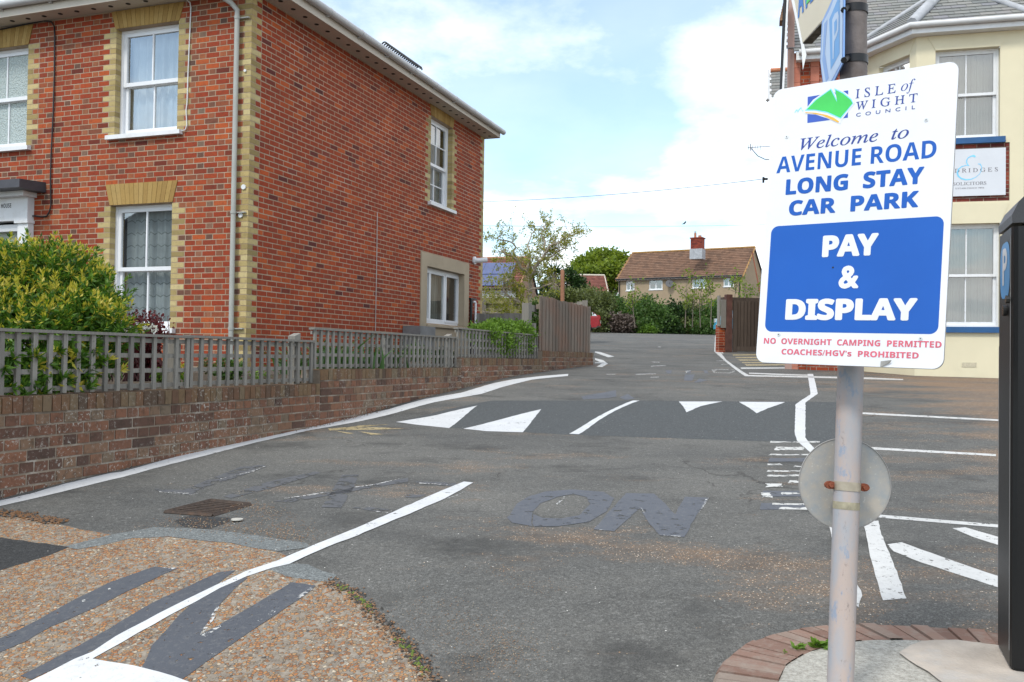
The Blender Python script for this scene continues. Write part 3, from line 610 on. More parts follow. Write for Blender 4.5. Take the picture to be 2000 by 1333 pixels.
def jitter_outline(pts, seg, amp):
    out = []
    for i, p in enumerate(pts):
        q = pts[(i + 1) % len(pts)]; n = max(1, int((q - p).length / seg))
        for k in range(n):
            r = p.lerp(q, k / n); w = noise.noise_vector(r * 9) * amp + noise.noise_vector(r * 31) * amp * .5; out.append(r + Vector((w.x, w.y, 0)))
    return out
def ground_poly(mb, pxs, lift=.004, mi=0, seg=0, amp=0.0, world=None):
    pts = world or [gpt(x, y) for x, y in pxs]
    pts = [Vector((p.x, p.y, 0)) for p in pts]
    if seg: pts = jitter_outline(pts, seg, amp)
    from mathutils.geometry import delaunay_2d_cdt
    n = len(pts); V2, _, F2 = delaunay_2d_cdt([p.to_2d() for p in pts], [], [list(range(n))], 1, 1e-6)[:3]
    bm = bmesh.new(); vv = [bm.verts.new((p.x, p.y, 0)) for p in V2]
    for f in F2: bm.faces.new([vv[i] for i in f])
    uu = [uv(v.co)[0] for v in bm.verts]; lo, hi = min(uu), max(uu)
    for u in UL[(UL > lo) & (UL < hi)]:
        bmesh.ops.bisect_plane(bm, geom=bm.verts[:] + bm.edges[:] + bm.faces[:], plane_co=P0 + SD * float(u), plane_no=SD, dist=1e-5)
    bm.verts.index_update(); bm.normal_update()
    vs2 = []
    for v in bm.verts:
        u, w = uv(v.co); i = min(max(int(np.searchsorted(UL, u, side='right') - 1), 0), len(UL) - 2)   # follow the sheet's own facets
        t = (u - UL[i]) / (UL[i + 1] - UL[i]); z = g(UL[i]) * (1 - t) + g(UL[i + 1]) * t
        vs2.append(Vector((v.co.x, v.co.y, EZ + z - .017 * w + lift * .32)))
    fs = [tuple(v.index for v in (f.verts if f.normal.z > 0 else reversed(f.verts))) for f in bm.faces]
    mb.add(vs2, fs, mi); bm.free()
def sheet(name, pxs, mat, lift, seg=.05, amp=.012, parent=None, label=None, kind='structure'):
    m_ = MB(); ground_poly(m_, pxs, lift, 0, seg, amp); o = m_.build(name, [mat], parent)
    if not parent: o['kind'] = kind
    if label: o['label'] = label
    return o
pv = sheet("pavement", [(-400, 1003), (-80, 1008), (60, 1012), (120, 1026), (215, 1045), (300, 1046), (450, 1062), (545, 1080), (560, 1086), (545, 1100), (600, 1112), (640, 1136), (690, 1158), (720, 1190), (760, 1228), (800, 1272), (832, 1310), (850, 1345), (900, 1460), (960, 1700), (600, 2400), (-800, 2400), (-1400, 1300)], GRAV, .004, label="orange pebbly concrete pavement at the road's mouth")
CHIP = asphalt("grey_chip_patch", (.135, .145, .145), -.2, fresh=True); BLKP = asphalt("black_tar_patch", (.035, .036, .037), -.25, fresh=True)
m_ = MB()
ground_poly(m_, [(125, 1069), (215, 1046), (300, 1031), (400, 1034), (500, 1047), (600, 1062), (607, 1070), (560, 1076), (540, 1079), (450, 1062), (330, 1049), (255, 1053), (200, 1066), (150, 1073)], .008, 0, .05, .012)
ground_poly(m_, [(515, 1112), (545, 1100), (600, 1104), (657, 1125), (645, 1139), (580, 1131)], .008, 0, .05, .012); m_.build("chip_patch", [CHIP], pv)
m_ = MB(); ground_poly(m_, [(-300, 1035), (0, 1052), (60, 1058), (133, 1070), (90, 1088), (0, 1115), (-300, 1210)], .008, 0, .05, .015); ground_poly(m_, [(340, 1018), (370, 1008), (450, 1012), (448, 1020), (410, 1033), (360, 1030)], .004, 0, .03, .008); m_.build("tar_patch", [BLKP], pv)
m_ = MB(); ground_poly(m_, [(770, 826), (850, 806), (960, 783), (1245, 783), (1560, 785), (1640, 786), (1640, 868), (1570, 865), (1330, 857), (1110, 850), (905, 838)], .003, 0, .1, .01); m_.build("ramp_surface", [ASPN], road)
def paint(name, c, wear=.5, scale=16, rough=.6):
    t = NT(name); t.set(rough=rough, spec=.35)
    n_ = t.noise(scale, 7, .72); col = t.mix(t.ramp(t.noise(5, 5), [(.35, 0.0), (.75, .5)]), c, tuple(x * .78 for x in c)); col = t.mix(t.ramp(t.noise(38, 8, .75), [(.52, 0.0), (.72, .45)]), col, (.20, .195, .185)); t.base(col); t.bump(t.noise(120, 3), .3, .003)
    tr = t.new('ShaderNodeBsdfTransparent'); m_ = t.new('ShaderNodeMixShader'); t.link(t.ramp(n_, [(wear, 0.0), (wear + .015, 1.0)]), m_.inputs[0]); t.link(t.b.outputs[0], m_.inputs[1]); t.link(tr.outputs[0], m_.inputs[2]); t.link(m_.outputs[0], t.out.inputs[0]); return t.mat
WHITE = paint("white_road_paint", (.56, .57, .58), .635); WHITW = paint("worn_white_paint", (.52, .52, .51), .58, 22); WHITV = paint("flaking_white_paint", (.55, .55, .54), .60, 24)
GREYP = paint("grey_blackout_paint", (.088, .095, .112), .60, 14, .75); DARKP = paint("dark_blackout_paint", (.070, .076, .090), .62, 30, .8); FAINT = paint("faint_blackout_paint", (.084, .087, .095), .53, 9, .8); FLECK2 = paint('scraped_white_paint', (.52, .52, .50), .545, 26); FLECK = paint("paint_remnant", (.50, .50, .49), .47, 45)
TANP = paint("old_yellow_paint", (.36, .29, .16), .55, 20)
def marks(name, polys, mat, lift=.007, seg=.06, amp=.006, parent=None, label=None):
    m_ = MB()
    for p in polys: ground_poly(m_, p, lift, 0, seg, amp)
    o = m_.build(name, [mat], parent or road)
    if label: o['label'] = label
    return o
marks("edge_line", [[(-60, 993), (0, 979), (60, 965), (130, 945), (216, 925), (240, 922), (300, 905), (400, 878), (500, 850), (600, 828), (690, 815), (760, 800), (830, 780), (900, 768), (960, 750), (1000, 742), (1060, 735), (1110, 731), (1109, 735), (1040, 742), (980, 757), (940, 770), (850, 786), (770, 808), (700, 824), (600, 842), (500, 865), (400, 891), (300, 916), (240, 933), (216, 938), (120, 962), (60, 976), (10, 987), (-60, 1003)]], WHITE, label="long white edge line below the brick wall")
marks("bay_corner_line", [[(925, 944), (905, 942), (850, 965), (760, 1005), (680, 1040), (600, 1072), (540, 1097), (480, 1118), (420, 1145), (340, 1185), (250, 1232), (180, 1275), (145, 1290), (90, 1318), (20, 1352), (-20, 1400), (460, 1400), (420, 1358), (340, 1322), (260, 1302), (182, 1288), (240, 1255), (330, 1205), (430, 1150), (480, 1128), (530, 1112), (565, 1103), (640, 1070), (700, 1047), (800, 1005), (870, 975)]], WHITE, .0135, label="fresh white line running from the pavement corner up the road")
marks("ramp_triangle", [[(773, 825), (850, 812), (932, 793), (905, 815), (877, 837), (820, 831)]], WHITE); marks("ramp_triangle", [[(905, 838), (970, 822), (1057, 800), (1040, 822), (1021, 845), (950, 843)]], WHITE)
marks("ramp_triangle", [[(1326, 785), (1411, 785), (1390, 789), (1368, 794), (1341, 806), (1335, 795)]], WHITE); marks("ramp_triangle", [[(1443, 785.5), (1534, 786), (1515, 793), (1500, 798), (1478, 808), (1463, 797)]], WHITE)
marks("centre_line", [[(1112, 848), (1150, 825), (1190, 803), (1225, 787), (1236, 783), (1249, 783), (1235, 788), (1205, 801), (1165, 825), (1131, 849)]], WHITE)
marks("kinked_line", [[(1577, 731), (1588, 731), (1597, 770), (1573, 787), (1573, 855), (1582, 868), (1604, 888), (1590, 890), (1557, 862), (1552, 845), (1554, 790), (1583, 771)]], WHITE, label="kinked white line at the right of the ramp")
marks("kerb_side_line", [[(1397, 655.5), (1411, 654.5), (1406, 660), (1405, 685), (1418, 703), (1462, 733), (1590, 735.5), (1700, 738), (1764, 741), (1764, 743), (1590, 738.5), (1455, 735.5), (1440, 725), (1395, 687)], [(1412, 658), (1416, 657), (1409, 675), (1413, 692), (1409, 690), (1406, 672)]], WHITW, label="white line bending round the far dark gate")
marks("bay_line", [[(1447, 718.5), (1576, 718), (1576, 720), (1447, 721)], [(1463, 728.5), (1578, 732.5), (1578, 734.5), (1520, 733), (1463, 730.5)]], WHITW)
marks("bay_line", [[(1634, 800), (1638, 800), (1641, 826), (1637, 826)], [(1640, 804), (1700, 807), (1960, 820.5), (1960, 823.5), (1700, 810.5), (1640, 807.5)]], WHITW); marks("bay_line", [[(1640, 869), (1700, 874), (1945, 888), (1945, 892), (1700, 878.5), (1640, 873)]], WHITW); marks("bay_line", [[(1600, 998), (1715, 1006), (1800, 1013), (1955, 1026), (1955, 1032), (1800, 1019), (1715, 1012), (1600, 1004)]], WHITW)
marks("bay_line", [[(1617, 1020), (1629, 1020), (1650, 1085), (1684, 1165), (1677, 1187), (1668, 1180), (1640, 1110)]], WHITW)
marks("arrow_stroke", [[(1686, 1020), (1716, 1018), (1722, 1045), (1770, 1170), (1724, 1174), (1702, 1095)], [(1733, 1064), (1760, 1060), (1800, 1075), (1900, 1110), (1990, 1140), (1990, 1162), (1880, 1126), (1800, 1100), (1745, 1078)], [(1860, 1033), (1885, 1031), (1950, 1050), (1990, 1062), (1990, 1078), (1900, 1050)]], WHITV)
marks("far_line", [[(1162, 687), (1172, 688), (1200, 697), (1188, 698.5), (1162, 689)], [(1162, 700), (1178, 704), (1187, 711), (1176, 717.5), (1165, 717), (1176, 710), (1162, 703)], [(1162, 708.5), (1180, 708), (1180, 710), (1162, 710)]], WHITW)
c5 = lambda *q: [(300 + x / 2.857, 850 + y / 2.857) for x, y in q]
marks("blacked_out_letters", [[(990, 1012), (1010, 985), (1035, 970), (1065, 961), (1120, 957), (1180, 962), (1200, 974), (1185, 1000), (1150, 1020), (1090, 1029), (1042, 1029.5), (1041, 1005), (1060, 1013), (1095, 1014), (1130, 1008), (1153, 985), (1145, 972), (1120, 966), (1090, 971), (1055, 985), (1040, 1001), (1039, 1029), (1000, 1022)], [(1160, 1035), (1199, 1039), (1232, 1010), (1249, 994), (1270, 1025), (1289, 1047), (1337, 1050), (1353, 1020), (1384, 973), (1338, 971), (1318, 1006), (1300, 985), (1277, 965), (1223, 964), (1190, 1000)]], GREYP, label="greyed out upside down NO lettering in the middle of the road")
marks("paint_flecks", [c5((560, 207), (615, 176), (632, 176), (500, 214), (370, 250), (372, 246)), c5((30, 318), (120, 320), (240, 330), (268, 322), (210, 337), (30, 322)), c5((730, 355), (980, 318), (1050, 302), (900, 336), (732, 358)), c5((1120, 292), (1250, 272), (1390, 242), (1250, 278), (1125, 296)), c5((1480, 268), (1640, 276), (1640, 282), (1480, 273)), c5((1240, 427), (1310, 435), (1310, 440), (1240, 431)), c5((1610, 365), (1700, 335), (1755, 308), (1690, 343)), [(1086, 985), (1103, 970), (1105, 973), (1088, 987)], [(1168, 1036), (1182, 1037), (1182, 1038), (1168, 1037)], [(1292, 1046), (1330, 1048.5), (1330, 1050), (1292, 1047)], [(1378, 977), (1384, 973), (1384, 976), (1362, 1008)], [(1250, 993), (1254, 994), (1263, 1009)]], FLECK, .0105, .05, .004)
marks("faint_letters", [c5((165, 310), (480, 180), (610, 168), (630, 178), (560, 205), (250, 310), (210, 335), (30, 318), (0, 300)), c5((390, 345), (640, 262), (900, 205), (935, 212), (650, 300), (430, 355)), c5((665, 372), (900, 335), (1420, 240), (1420, 262), (760, 378)), c5((935, 405), (1050, 225), (1145, 222), (1120, 290), (1045, 408)), c5((1450, 260), (1690, 268), (1680, 288), (1480, 274)), c5((1370, 333), (1520, 335), (1480, 356), (1365, 345)), c5((1110, 410), (1150, 398), (1360, 420), (1310, 438))], FAINT, label="faint blacked-out EXIT lettering below the wall")
marks("faint_letters", [[(1135, 775), (1203, 763), (1204, 775), (1190, 778), (1140, 781)], [(1210, 777), (1226, 770), (1240, 779), (1222, 782)], [(1336, 744), (1338, 732), (1357, 732), (1352, 744)], [(1356, 747), (1367, 740), (1382, 744), (1360, 748)], [(1300, 724), (1312, 724), (1311, 730), (1303, 730)], [(1341, 724), (1349, 724), (1349, 730), (1341, 730)], [(1374, 724), (1381, 724), (1384, 730), (1377, 730)], [(1384, 686), (1392, 686), (1396, 695), (1388, 690), (1282, 695)]][:-1], GREYP)
marks("far_word", [[(1242, 731), (1270, 730), (1281, 730), (1281, 732), (1242, 733)], [(1270, 737), (1287, 736.5), (1287, 738), (1270, 739)], [(1272, 715), (1300, 714), (1300, 715.5), (1274, 716.5), (1272, 718)], [(1274, 707), (1288, 707.5), (1288, 709), (1274, 708.5)], [(1285, 677), (1291, 677), (1291, 679), (1285, 679)], [(1389, 723), (1398, 721.5), (1424, 721.5), (1424, 723), (1400, 723), (1396, 728), (1424, 728.5), (1434, 725), (1426, 722), (1434, 723), (1436, 727), (1425, 730), (1394, 729)], [(1400, 705), (1416, 704.5), (1416, 706), (1400, 706)], [(1408, 712), (1424, 711), (1424, 712.5), (1408, 713)], [(1185, 731), (1203, 731), (1203, 732.5), (1185, 732.5)], [(1338, 726), (1342, 724), (1350, 724), (1346, 726), (1340, 730)]], FLECK, .0105, .05, .004)
marks("pavement_letters", [[(-60, 1275), (0, 1249), (70, 1214), (150, 1171), (215, 1139), (300, 1108), (349, 1111), (320, 1123), (250, 1156), (180, 1190), (100, 1226), (50, 1254), (0, 1276), (-60, 1302)], [(40, 1322), (122, 1280), (210, 1231), (297, 1179), (367, 1147), (427, 1119), (460, 1115), (420, 1145), (340, 1185), (250, 1232), (180, 1275), (110, 1306), (60, 1330)], [(459, 1130), (484, 1130), (465, 1144), (434, 1177), (414, 1207), (389, 1242), (430, 1221), (507, 1176), (570, 1139), (617, 1146), (588, 1169), (525, 1211), (483, 1239), (430, 1275), (350, 1333), (276, 1309), (297, 1263), (325, 1231), (350, 1202), (390, 1165)]], DARKP, .0095, label="blacked-out letter strokes on the pebbly pavement", parent=pv)
marks("paint_flecks", [[(414, 1205), (425, 1186), (432, 1184), (420, 1208), (396, 1240), (390, 1242)], [(392, 1243), (430, 1222), (432, 1226), (402, 1246)], [(575, 1170), (606, 1150), (612, 1152), (590, 1168)], [(520, 1203), (532, 1194), (538, 1196), (528, 1204)], [(315, 1110), (348, 1111), (340, 1114)], [(205, 1154), (215, 1150), (217, 1153), (208, 1156)], [(160, 1175), (166, 1173), (167, 1176), (161, 1178)], [(275, 1303), (283, 1302), (280, 1310), (272, 1311)], [(412, 1278), (424, 1278), (420, 1281)], [(500, 1215), (507, 1211), (512, 1212), (504, 1217)]], FLECK, .0125, .03, .006, parent=pv)
rs = [(1502, 1600, 864, 3.2, 1), (1512, 1570, 877, 7, 1), (1503, 1580, 889, 3, 1), (1500, 1580, 899, 8, 0), (1497, 1526, 908, 3.5, 1), (1550, 1580, 912, 2.5, 1), (1495, 1580, 921, 4, 1), (1497, 1580, 930, 4.5, 1), (1494, 1528, 949, 7, 1), (1540, 1585, 942, 6, 1), (1488, 1575, 965, 12, 0), (1488, 1505, 968, 9, 1), (1525, 1580, 965, 4, 1), (1484, 1592, 990, 13, 0), (1509, 1592, 986, 4, 1), (1520, 1580, 994, 5, 1)]
bar = lambda x0, x1, y, h: [(x0 + 3, y - h / 2), ((x0 + x1) / 2, y - h / 2 + 1), (x1, y - h / 2), (x1 + 2, y + h / 2), ((x0 + x1) / 2, y + h / 2 - .6), (x0, y + h / 2)]
marks("scraped_letters", [bar(a, b, y, h) for a, b, y, h, w in rs if not w], GREYP, .006); marks("scraped_letters", [bar(a, b, y, h) for a, b, y, h, w in rs if w], FLECK2, .009, .035, .024)
marks("scraped_hatching", [[(640, 838), (700, 833), (760, 829), (700, 836), (645, 842)], [(668, 838), (730, 835), (790, 838), (735, 840), (670, 841)], [(690, 832), (760, 829.5), (720, 833)], [(700, 843), (750, 849), (725, 850)], [(650, 841), (692, 847), (680, 848)]], TANP, .006, .05, .006)
marks("scraped_hatching", [[(1430, 693), (1490, 692), (1560, 692), (1556, 694), (1432, 695)], [(1436, 698), (1500, 697), (1560, 698), (1500, 700), (1438, 700)], [(1440, 702.5), (1560, 703), (1560, 705.5), (1446, 705)], [(1448, 708), (1560, 707), (1560, 709.5), (1452, 710)], [(1454, 712), (1560, 711.5), (1560, 714), (1458, 715)]], TANP, .006, .08, .02)
# ------------------------------------------------------------------ car park sign on its pole
SIGNW = plain("white_sign_sheet", (.72, .73, .76), .3, .03, 3, spec=.5, dirt=((.58, .59, .60), 5, .35)); SIGNE = plain("sign_edge", (.30, .29, .28), .5)
SBLUE = plain("sign_blue", (.004, .088, .41), .35, .05, 3, dirt=((.010, .11, .46), 9, .3)); SNAVY = plain("sign_navy", (.022, .048, .26), .4, .1, 6); SRED = plain("faded_sign_red", (.62, .12, .17), .45, .12, 14)
SGRN = plain("sign_green", (.06, .56, .10), .35); SCY = plain("sign_cyan", (.22, .68, .86), .35); SYEL = plain("sign_orange", (.75, .42, .06), .35); SLOGO = plain("logo_blue", (.04, .095, .42), .4)
def pose(cs):                                # depths that make four picture corners a parallelogram in space
    r = [ray(*c_) for c_ in cs]; A = np.array([[r[0][i], -r[1][i], r[2][i], -r[3][i]] for i in range(3)]); d = np.linalg.svd(A)[2][-1]; d = d / d.mean(); return [EYE + r[i] * d[i] for i in range(4)]
ZS = 2.62
TL, TR_, BR, BL_ = pose([(1504, 178), (1864, 120), (1851, 722), (1483, 708)])
cen = (TL + TR_ + BR + BL_) / 4; k = ZS / (cen - EYE).y; TL, TR_, BR, BL_ = [EYE + (p - EYE) * k for p in (TL, TR_, BR, BL_)]; cen = EYE + (cen - EYE) * k
ex = ((TR_ - TL) + (BR - BL_)).normalized(); ez = ((TL - BL_) + (TR_ - BR)); ez = (ez - ex * ez.dot(ex)).normalized(); en = ex.cross(ez)
if en.dot(EYE - cen) < 0: en = -en
FSG = Fr(cen, ex, en, ez)
def rrect(fr, a0, a1, h0, h1, r, d, n=7):
    out = []
    for cx, cz, s in ((a1 - r, h1 - r, 0), (a0 + r, h1 - r, 1), (a0 + r, h0 + r, 2), (a1 - r, h0 + r, 3)):
        for i in range(n + 1): an = (s + i / n) * math.pi / 2; out.append(fr.P(cx + r * math.cos(an), cz + r * math.sin(an), d))
    return out
SW_ = ((TR_ - TL).length + (BR - BL_).length) / 4; SH_ = ((TL - BL_).length + (TR_ - BR).length) / 4
PB, PT = at(1641, 1345, 2.66), at(1661, 735, 2.74)
base_pt = PB + (PB - PT) * .75; base_pt.z = gz(base_pt)
sp = thing("car_park_sign", base_pt, "white Isle of Wight Council pay and display sign on a pink and grey pole", "sign")
m_ = MB(); m_.prism(rrect(FSG, -SW_, SW_, -SH_, SH_, .028, -.003), FSG.en * .003); brd = m_.build("sign_board", [SIGNW], sp)
m_ = MB(); m_.prism(rrect(FSG, -SW_ - .001, SW_ + .001, -SH_ - .001, SH_ + .001, .028, -.006), FSG.en * .0028); m_.build("board_back", [SIGNE], sp)
m_ = MB(); q = [FSG.px(*p) for p in ((1502.8, 442), (1841, 423.5), (1835.3, 654.9), (1498, 646.7))]
m_.poly(rrect(FSG, (q[0][0] + q[3][0]) / 2, (q[1][0] + q[2][0]) / 2, (q[2][1] + q[3][1]) / 2, (q[0][1] + q[1][1]) / 2, .022, .0005)); m_.build("blue_panel", [SBLUE], brd)
m_ = MB(); text_px(m_, FSG, "PAY", (1605, 503), (1717, 455), .0011, mode='bold', off=.036, space=.93); text_px(m_, FSG, "&", (1637, 564.6), (1679.5, 518.5), .0011, mode='sans', off=.036); text_px(m_, FSG, "DISPLAY", (1533, 625.6), (1793, 582), .0011, mode='bold', off=.036, space=.95); m_.build("white_lettering", [SIGNW], brd)
m_ = MB(); text_px(m_, FSG, "AVENUE ROAD", (1516, 339.5), (1830, 272.5), .0006, mode='bold', off=.0); text_px(m_, FSG, "LONG  STAY", (1534, 381.7), (1805.7, 325), .0006, mode='bold', off=.024); text_px(m_, FSG, "CAR  PARK", (1540, 422.5), (1795, 372.3), .0006, mode='bold', off=.024); m_.build("blue_lettering", [SBLUE], brd)
m_ = MB(); text_px(m_, FSG, "Welcome  to", (1562, 294), (1776, 244), .0006, mode='italic', off=.004); m_.build("navy_lettering", [SNAVY], brd); m_ = MB(); text_px(m_, FSG, "I S L E", (1671, 193), (1750, 163), .0006, mode='serif', off=.004); m_.build("navy_lettering", [SNAVY], brd); m_ = MB(); text_px(m_, FSG, "of", (1759, 185), (1788, 153.5), .0006, mode='italic'); m_.build("navy_lettering", [SNAVY], brd); m_ = MB(); text_px(m_, FSG, "W I G H T", (1671, 216), (1792.5, 182), .0006, mode='serif', off=.004); m_.build("navy_lettering", [SNAVY], brd); m_ = MB(); text_px(m_, FSG, "C  O  U  N  C  I  L", (1672, 228.5), (1787.5, 205.8), .0006, mode='sans', off=.004); m_.build("navy_lettering", [SNAVY], brd)
m_ = MB(); text_px(m_, FSG, "NO  OVERNIGHT  CAMPING  PERMITTED", (1491.6, 671.5), (1839.5, 667), .0006, mode='bold', off=.008); text_px(m_, FSG, "COACHES/HGV\u2019s  PROHIBITED", (1526, 692.5), (1794.7, 688.7), .0006, mode='bold', off=.010); m_.build("red_lettering", [SRED], brd)
lg = lambda pts: [(1480 + x / 4.4425, 130 + y / 4.4425) for x, y in pts]
def lpoly(mb, pts, d, mi):
    from mathutils.geometry import tessellate_polygon
    v = [FSG.P(*FSG.px(*p, d), d) for p in pts]; mb.add(v, tessellate_polygon([[Vector(FSG.px(*p, d)).to_3d() for p in pts]]), mi)
m_ = MB()
lpoly(m_, lg([(433, 265), (785, 208), (782, 445), (430, 492)]), .0005, 0)
lpoly(m_, lg([(400, 392), (480, 290), (640, 182), (690, 270), (660, 182), (745, 218), (830, 282), (840, 322), (725, 470), (715, 500), (690, 492), (600, 450), (500, 418), (405, 412)]), .0009, 1)
lpoly(m_, lg([(410, 382), (500, 288), (636, 192), (650, 215), (690, 300), (664, 190), (742, 226), (813, 285), (829, 320), (720, 456), (600, 404), (500, 384), (412, 385)]), .0013, 2)
lpoly(m_, lg([(424, 374), (508, 291), (632, 203), (688, 312), (674, 204), (740, 237), (806, 291), (822, 320), (717, 446), (604, 394), (504, 376)]), .0017, 3)
lpoly(m_, lg([(412, 398), (500, 402), (600, 422), (660, 446), (706, 478), (698, 489), (640, 462), (560, 425), (470, 408), (412, 404)]), .0017, 4)
for pts in ([(318, 404), (330, 380), (343, 372), (346, 395), (352, 378), (378, 352), (384, 386), (392, 392), (400, 372), (392, 386), (386, 380), (376, 362), (356, 385), (348, 402), (338, 382), (326, 400)],): lpoly(m_, lg(pts), .0007, 2)
m_.build("logo", [SLOGO, SIGNW, SCY, SGRN, SYEL], brd)
SCRW = plain("dull_screw", (.62, .62, .60), .35, metal=.3)
for x, y in ((1536.5, 268), (1809, 235), (1521, 654), (1798, 662)): m_ = MB(); q = FSG.P(*FSG.px(x, y), .0004); m_.tube([q, q + FSG.en * .0012], .0052, 16, 0, smooth=False); m_.disc(q + FSG.en * .0014, FSG.en, .0018, 10, 1); m_.build("fixing_screw", [SCRW, BLK], brd)
m_ = MB(); m_.disc(FSG.P(*FSG.px(1627, 523), .0008), FSG.en, .003, 10, 0); m_.build("screw_hole", [BLK], brd)
m_ = MB(); pk = [FSG.P(*FSG.px(x, y, d), d) for x, y, d in ((1719, 719, .001), (1720, 706, .004), (1742, 703.5, .008), (1738, 709, .005))]; m_.poly(pk); m_.build("torn_corner", [plain("bare_aluminium", (.42, .41, .39), .5, .3, 40, metal=.4)], brd)
def pole_mat():
    t = NT("weathered_painted_pole"); t.set(rough=.6, spec=.35)
    c_ = t.mix(t.ramp(t.noise(5, 6, .65, (3, 3, 1)), [(.38, 0.0), (.62, 1.0)]), (.40, .325, .29), (.31, .32, .345))
    c_ = t.mix(t.ramp(t.noise(11, 7, .72, (1.5, 1.5, .8), (3, 0, 0)), [(.57, 0.0), (.64, .8)]), c_, (.21, .27, .36)); c_ = t.mix(t.ramp(t.noise(30, 8, .75, (1, 1, .5)), [(.60, 0.0), (.70, .85)]), c_, (.15, .13, .12)); t.base(c_); t.bump(t.noise(90, 4), .3, .002); return t.mat
POLEM = pole_mat()
UPPM = plain("brown_weathered_pole", (.16, .135, .125), .65, .25, 16, bump=.3, bscale=60, dirt=((.08, .05, .035), 11, .6))
dn = (PT - PB).normalized(); m_ = MB(); m_.tube([base_pt, PB, PT, PT + dn * .12], .0375, 28); m_.build("lower_pole", [POLEM], sp)
Pu = PT + dn * .10; m_ = MB(); up0 = at(1667, 150, 2.78); up1 = at(1665, -160, 2.78); m_.tube([Pu, up0, up1], [.0372, .040, .040], 28); m_.build("upper_pole", [UPPM], sp)
CLMP = plain("aged_clamp", (.40, .35, .27), .5, .2, 20, metal=.3); RUST = plain("rusty_bolt", (.20, .055, .025), .75, .35, 60, bump=.4, bscale=200)
def pp(py): t = (py - 735) / (1345 - 735); return PT.lerp(PB, t)
fx = CR.copy(); fx = (fx - dn * fx.dot(dn)).normalized(); fy = fx.cross(dn)
if fy.dot(EYE - PT) < 0: fy = -fy
pc = pp(955); m_ = MB()
m_.tube([pc - dn * .013, pc + dn * .013], .0395, 28); m_.build("clamp_band", [CLMP], sp)
for s in (-1, 1):
    m_ = MB(); q = pc + fx * (.050 * s); m_.prism([q + fx * (.016 * math.cos(x)) + dn * (.012 * math.sin(x)) - fy * .006 for x in np.linspace(0, 2 * math.pi, 13)[:-1]], fy * .012); m_.tube([q + fy * .004, q + fy * .016], .007, 8); m_.build("clamp_bolt", [RUST], sp)
m_ = MB(); t0 = pp(993); m_.tube([t0 - dn * .011, t0 + dn * .011], .0382, 28); m_.build("tape_band", [plain("old_tape", (.30, .27, .19), .7, .3, 40)], sp)
def disc_mat():
    t = NT("grey_plate_back"); t.set(rough=.55, metal=.25)
    c_ = t.mix(t.ramp(t.noise(14, 7, .7), [(.40, 0.0), (.62, .8)]), (.30, .315, .32), (.42, .37, .31)); c_ = t.mix(t.ramp(t.noise(110, 4, .7), [(.62, 0.0), (.70, .7)]), c_, (.58, .57, .54)); t.base(c_); return t.mat
m_ = MB(); dc = at(1650, 945, 2.78); m_.disc(dc, fy, .1402, 56, 0, -.003, .1375, up=dn); rs_ = MB()
o = m_.build("round_sign_back", [disc_mat()], sp); o['label'] = "back of a round grey sign clamped behind the pole"
rs_.tube([dc + fx * (.1395 * math.cos(a)) + dn * (.137 * math.sin(a)) + fy * .001 for a in np.linspace(0, 2 * math.pi, 57)], .0016, 5); rs_.build("rim", [SIGNE], o)
# flag signs higher on the pole
def hplane(px_, Y, az): p = at(px_, 60, Y); return Fr((p.x, p.y, 0), (math.sin(R(az)), math.cos(R(az)), 0), (-math.cos(R(az)), math.sin(R(az)), 0))
FP = hplane(1648, 2.66, 10.8); PALE = plain("faded_sign_border", (.50, .62, .80), .35, .05, 4); SKYB = plain("faded_sign_blue", (.085, .33, .70), .35, .06, 4); MIDB = plain("faded_edge_blue", (.20, .36, .70), .35, .05, 4)
def fpoly(fr, pts, d): return [fr.P(*fr.px(x, y, d), d) for x, y in pts]
ps = sp
flag = thing("parking_flag_sign", FP.P(.2, FP.px(1630, 120)[1]), "pale blue arrow-shaped parking sign with a white P, strapped high on the pole", "sign")
outl = [(1649, -60), (1647, 121), (1626, 165), (1608, 170), (1602, 120), (1605, 43), (1626, -2), (1640, -60)]
m_ = MB(); m_.prism(fpoly(FP, outl, 0), FP.en * -.004, 0); fb = m_.build("plate", [MIDB], flag)
m_ = MB()
t8 = lambda *q: [(1500 + x / 7.405, x2 / 7.405) for x, x2 in q]
m_.poly(fpoly(FP, t8((1085, -100), (1070, 880), (905, 1190), (835, 1230), (800, 1190), (765, 920), (795, 340), (900, 130), (950, -10), (1000, -100)), .0006), 0)
m_.poly(fpoly(FP, t8((1040, -100), (1035, 770), (905, 1015), (885, 285), (1000, 10), (1030, -100)), .0011), 1)
m_.poly(fpoly(FP, t8((1010, 165), (1022, 230), (1018, 430), (990, 530), (958, 600), (948, 850), (934, 860), (928, 290), (965, 200)), .0016), 0)
m_.poly(fpoly(FP, t8((990, 270), (998, 330), (990, 440), (958, 520), (955, 330)), .0021), 1)
m_.poly(fpoly(FP, t8((858, 285), (822, 780), (876, 1130), (838, 1200), (785, 880), (812, 350)), .0011), 2)
m_.build("parking_symbol", [PALE, SKYB, MIDB], fb)
for yy in (22, 120):
    m_ = MB(); c_ = at(1667, yy, 2.78); m_.tube([c_ - Vector((0, 0, .012)), c_ + Vector((0, 0, .012))], .0425, 28); e = FP.P(*FP.px(1648, yy - 2)); m_.tube([c_ + Vector((-.03, -.03, 0)), e], .009, 8); m_.build("strap", [BLK], flag)
FA = hplane(1604, 3.30, 0.0); CREAM = plain("cream_sign_face", (.66, .60, .46), .4, .04, 4); DKEDGE = plain("dark_sign_edge", (.10, .09, .07), .9, .5, 40)  # board's bottom and end edges are mottled dark against the cream face
ab = thing("name_board", FA.P(.2, FA.px(1590, 70)[1]), "cream board with blue AVE lettering, above and behind the parking flag", "sign")
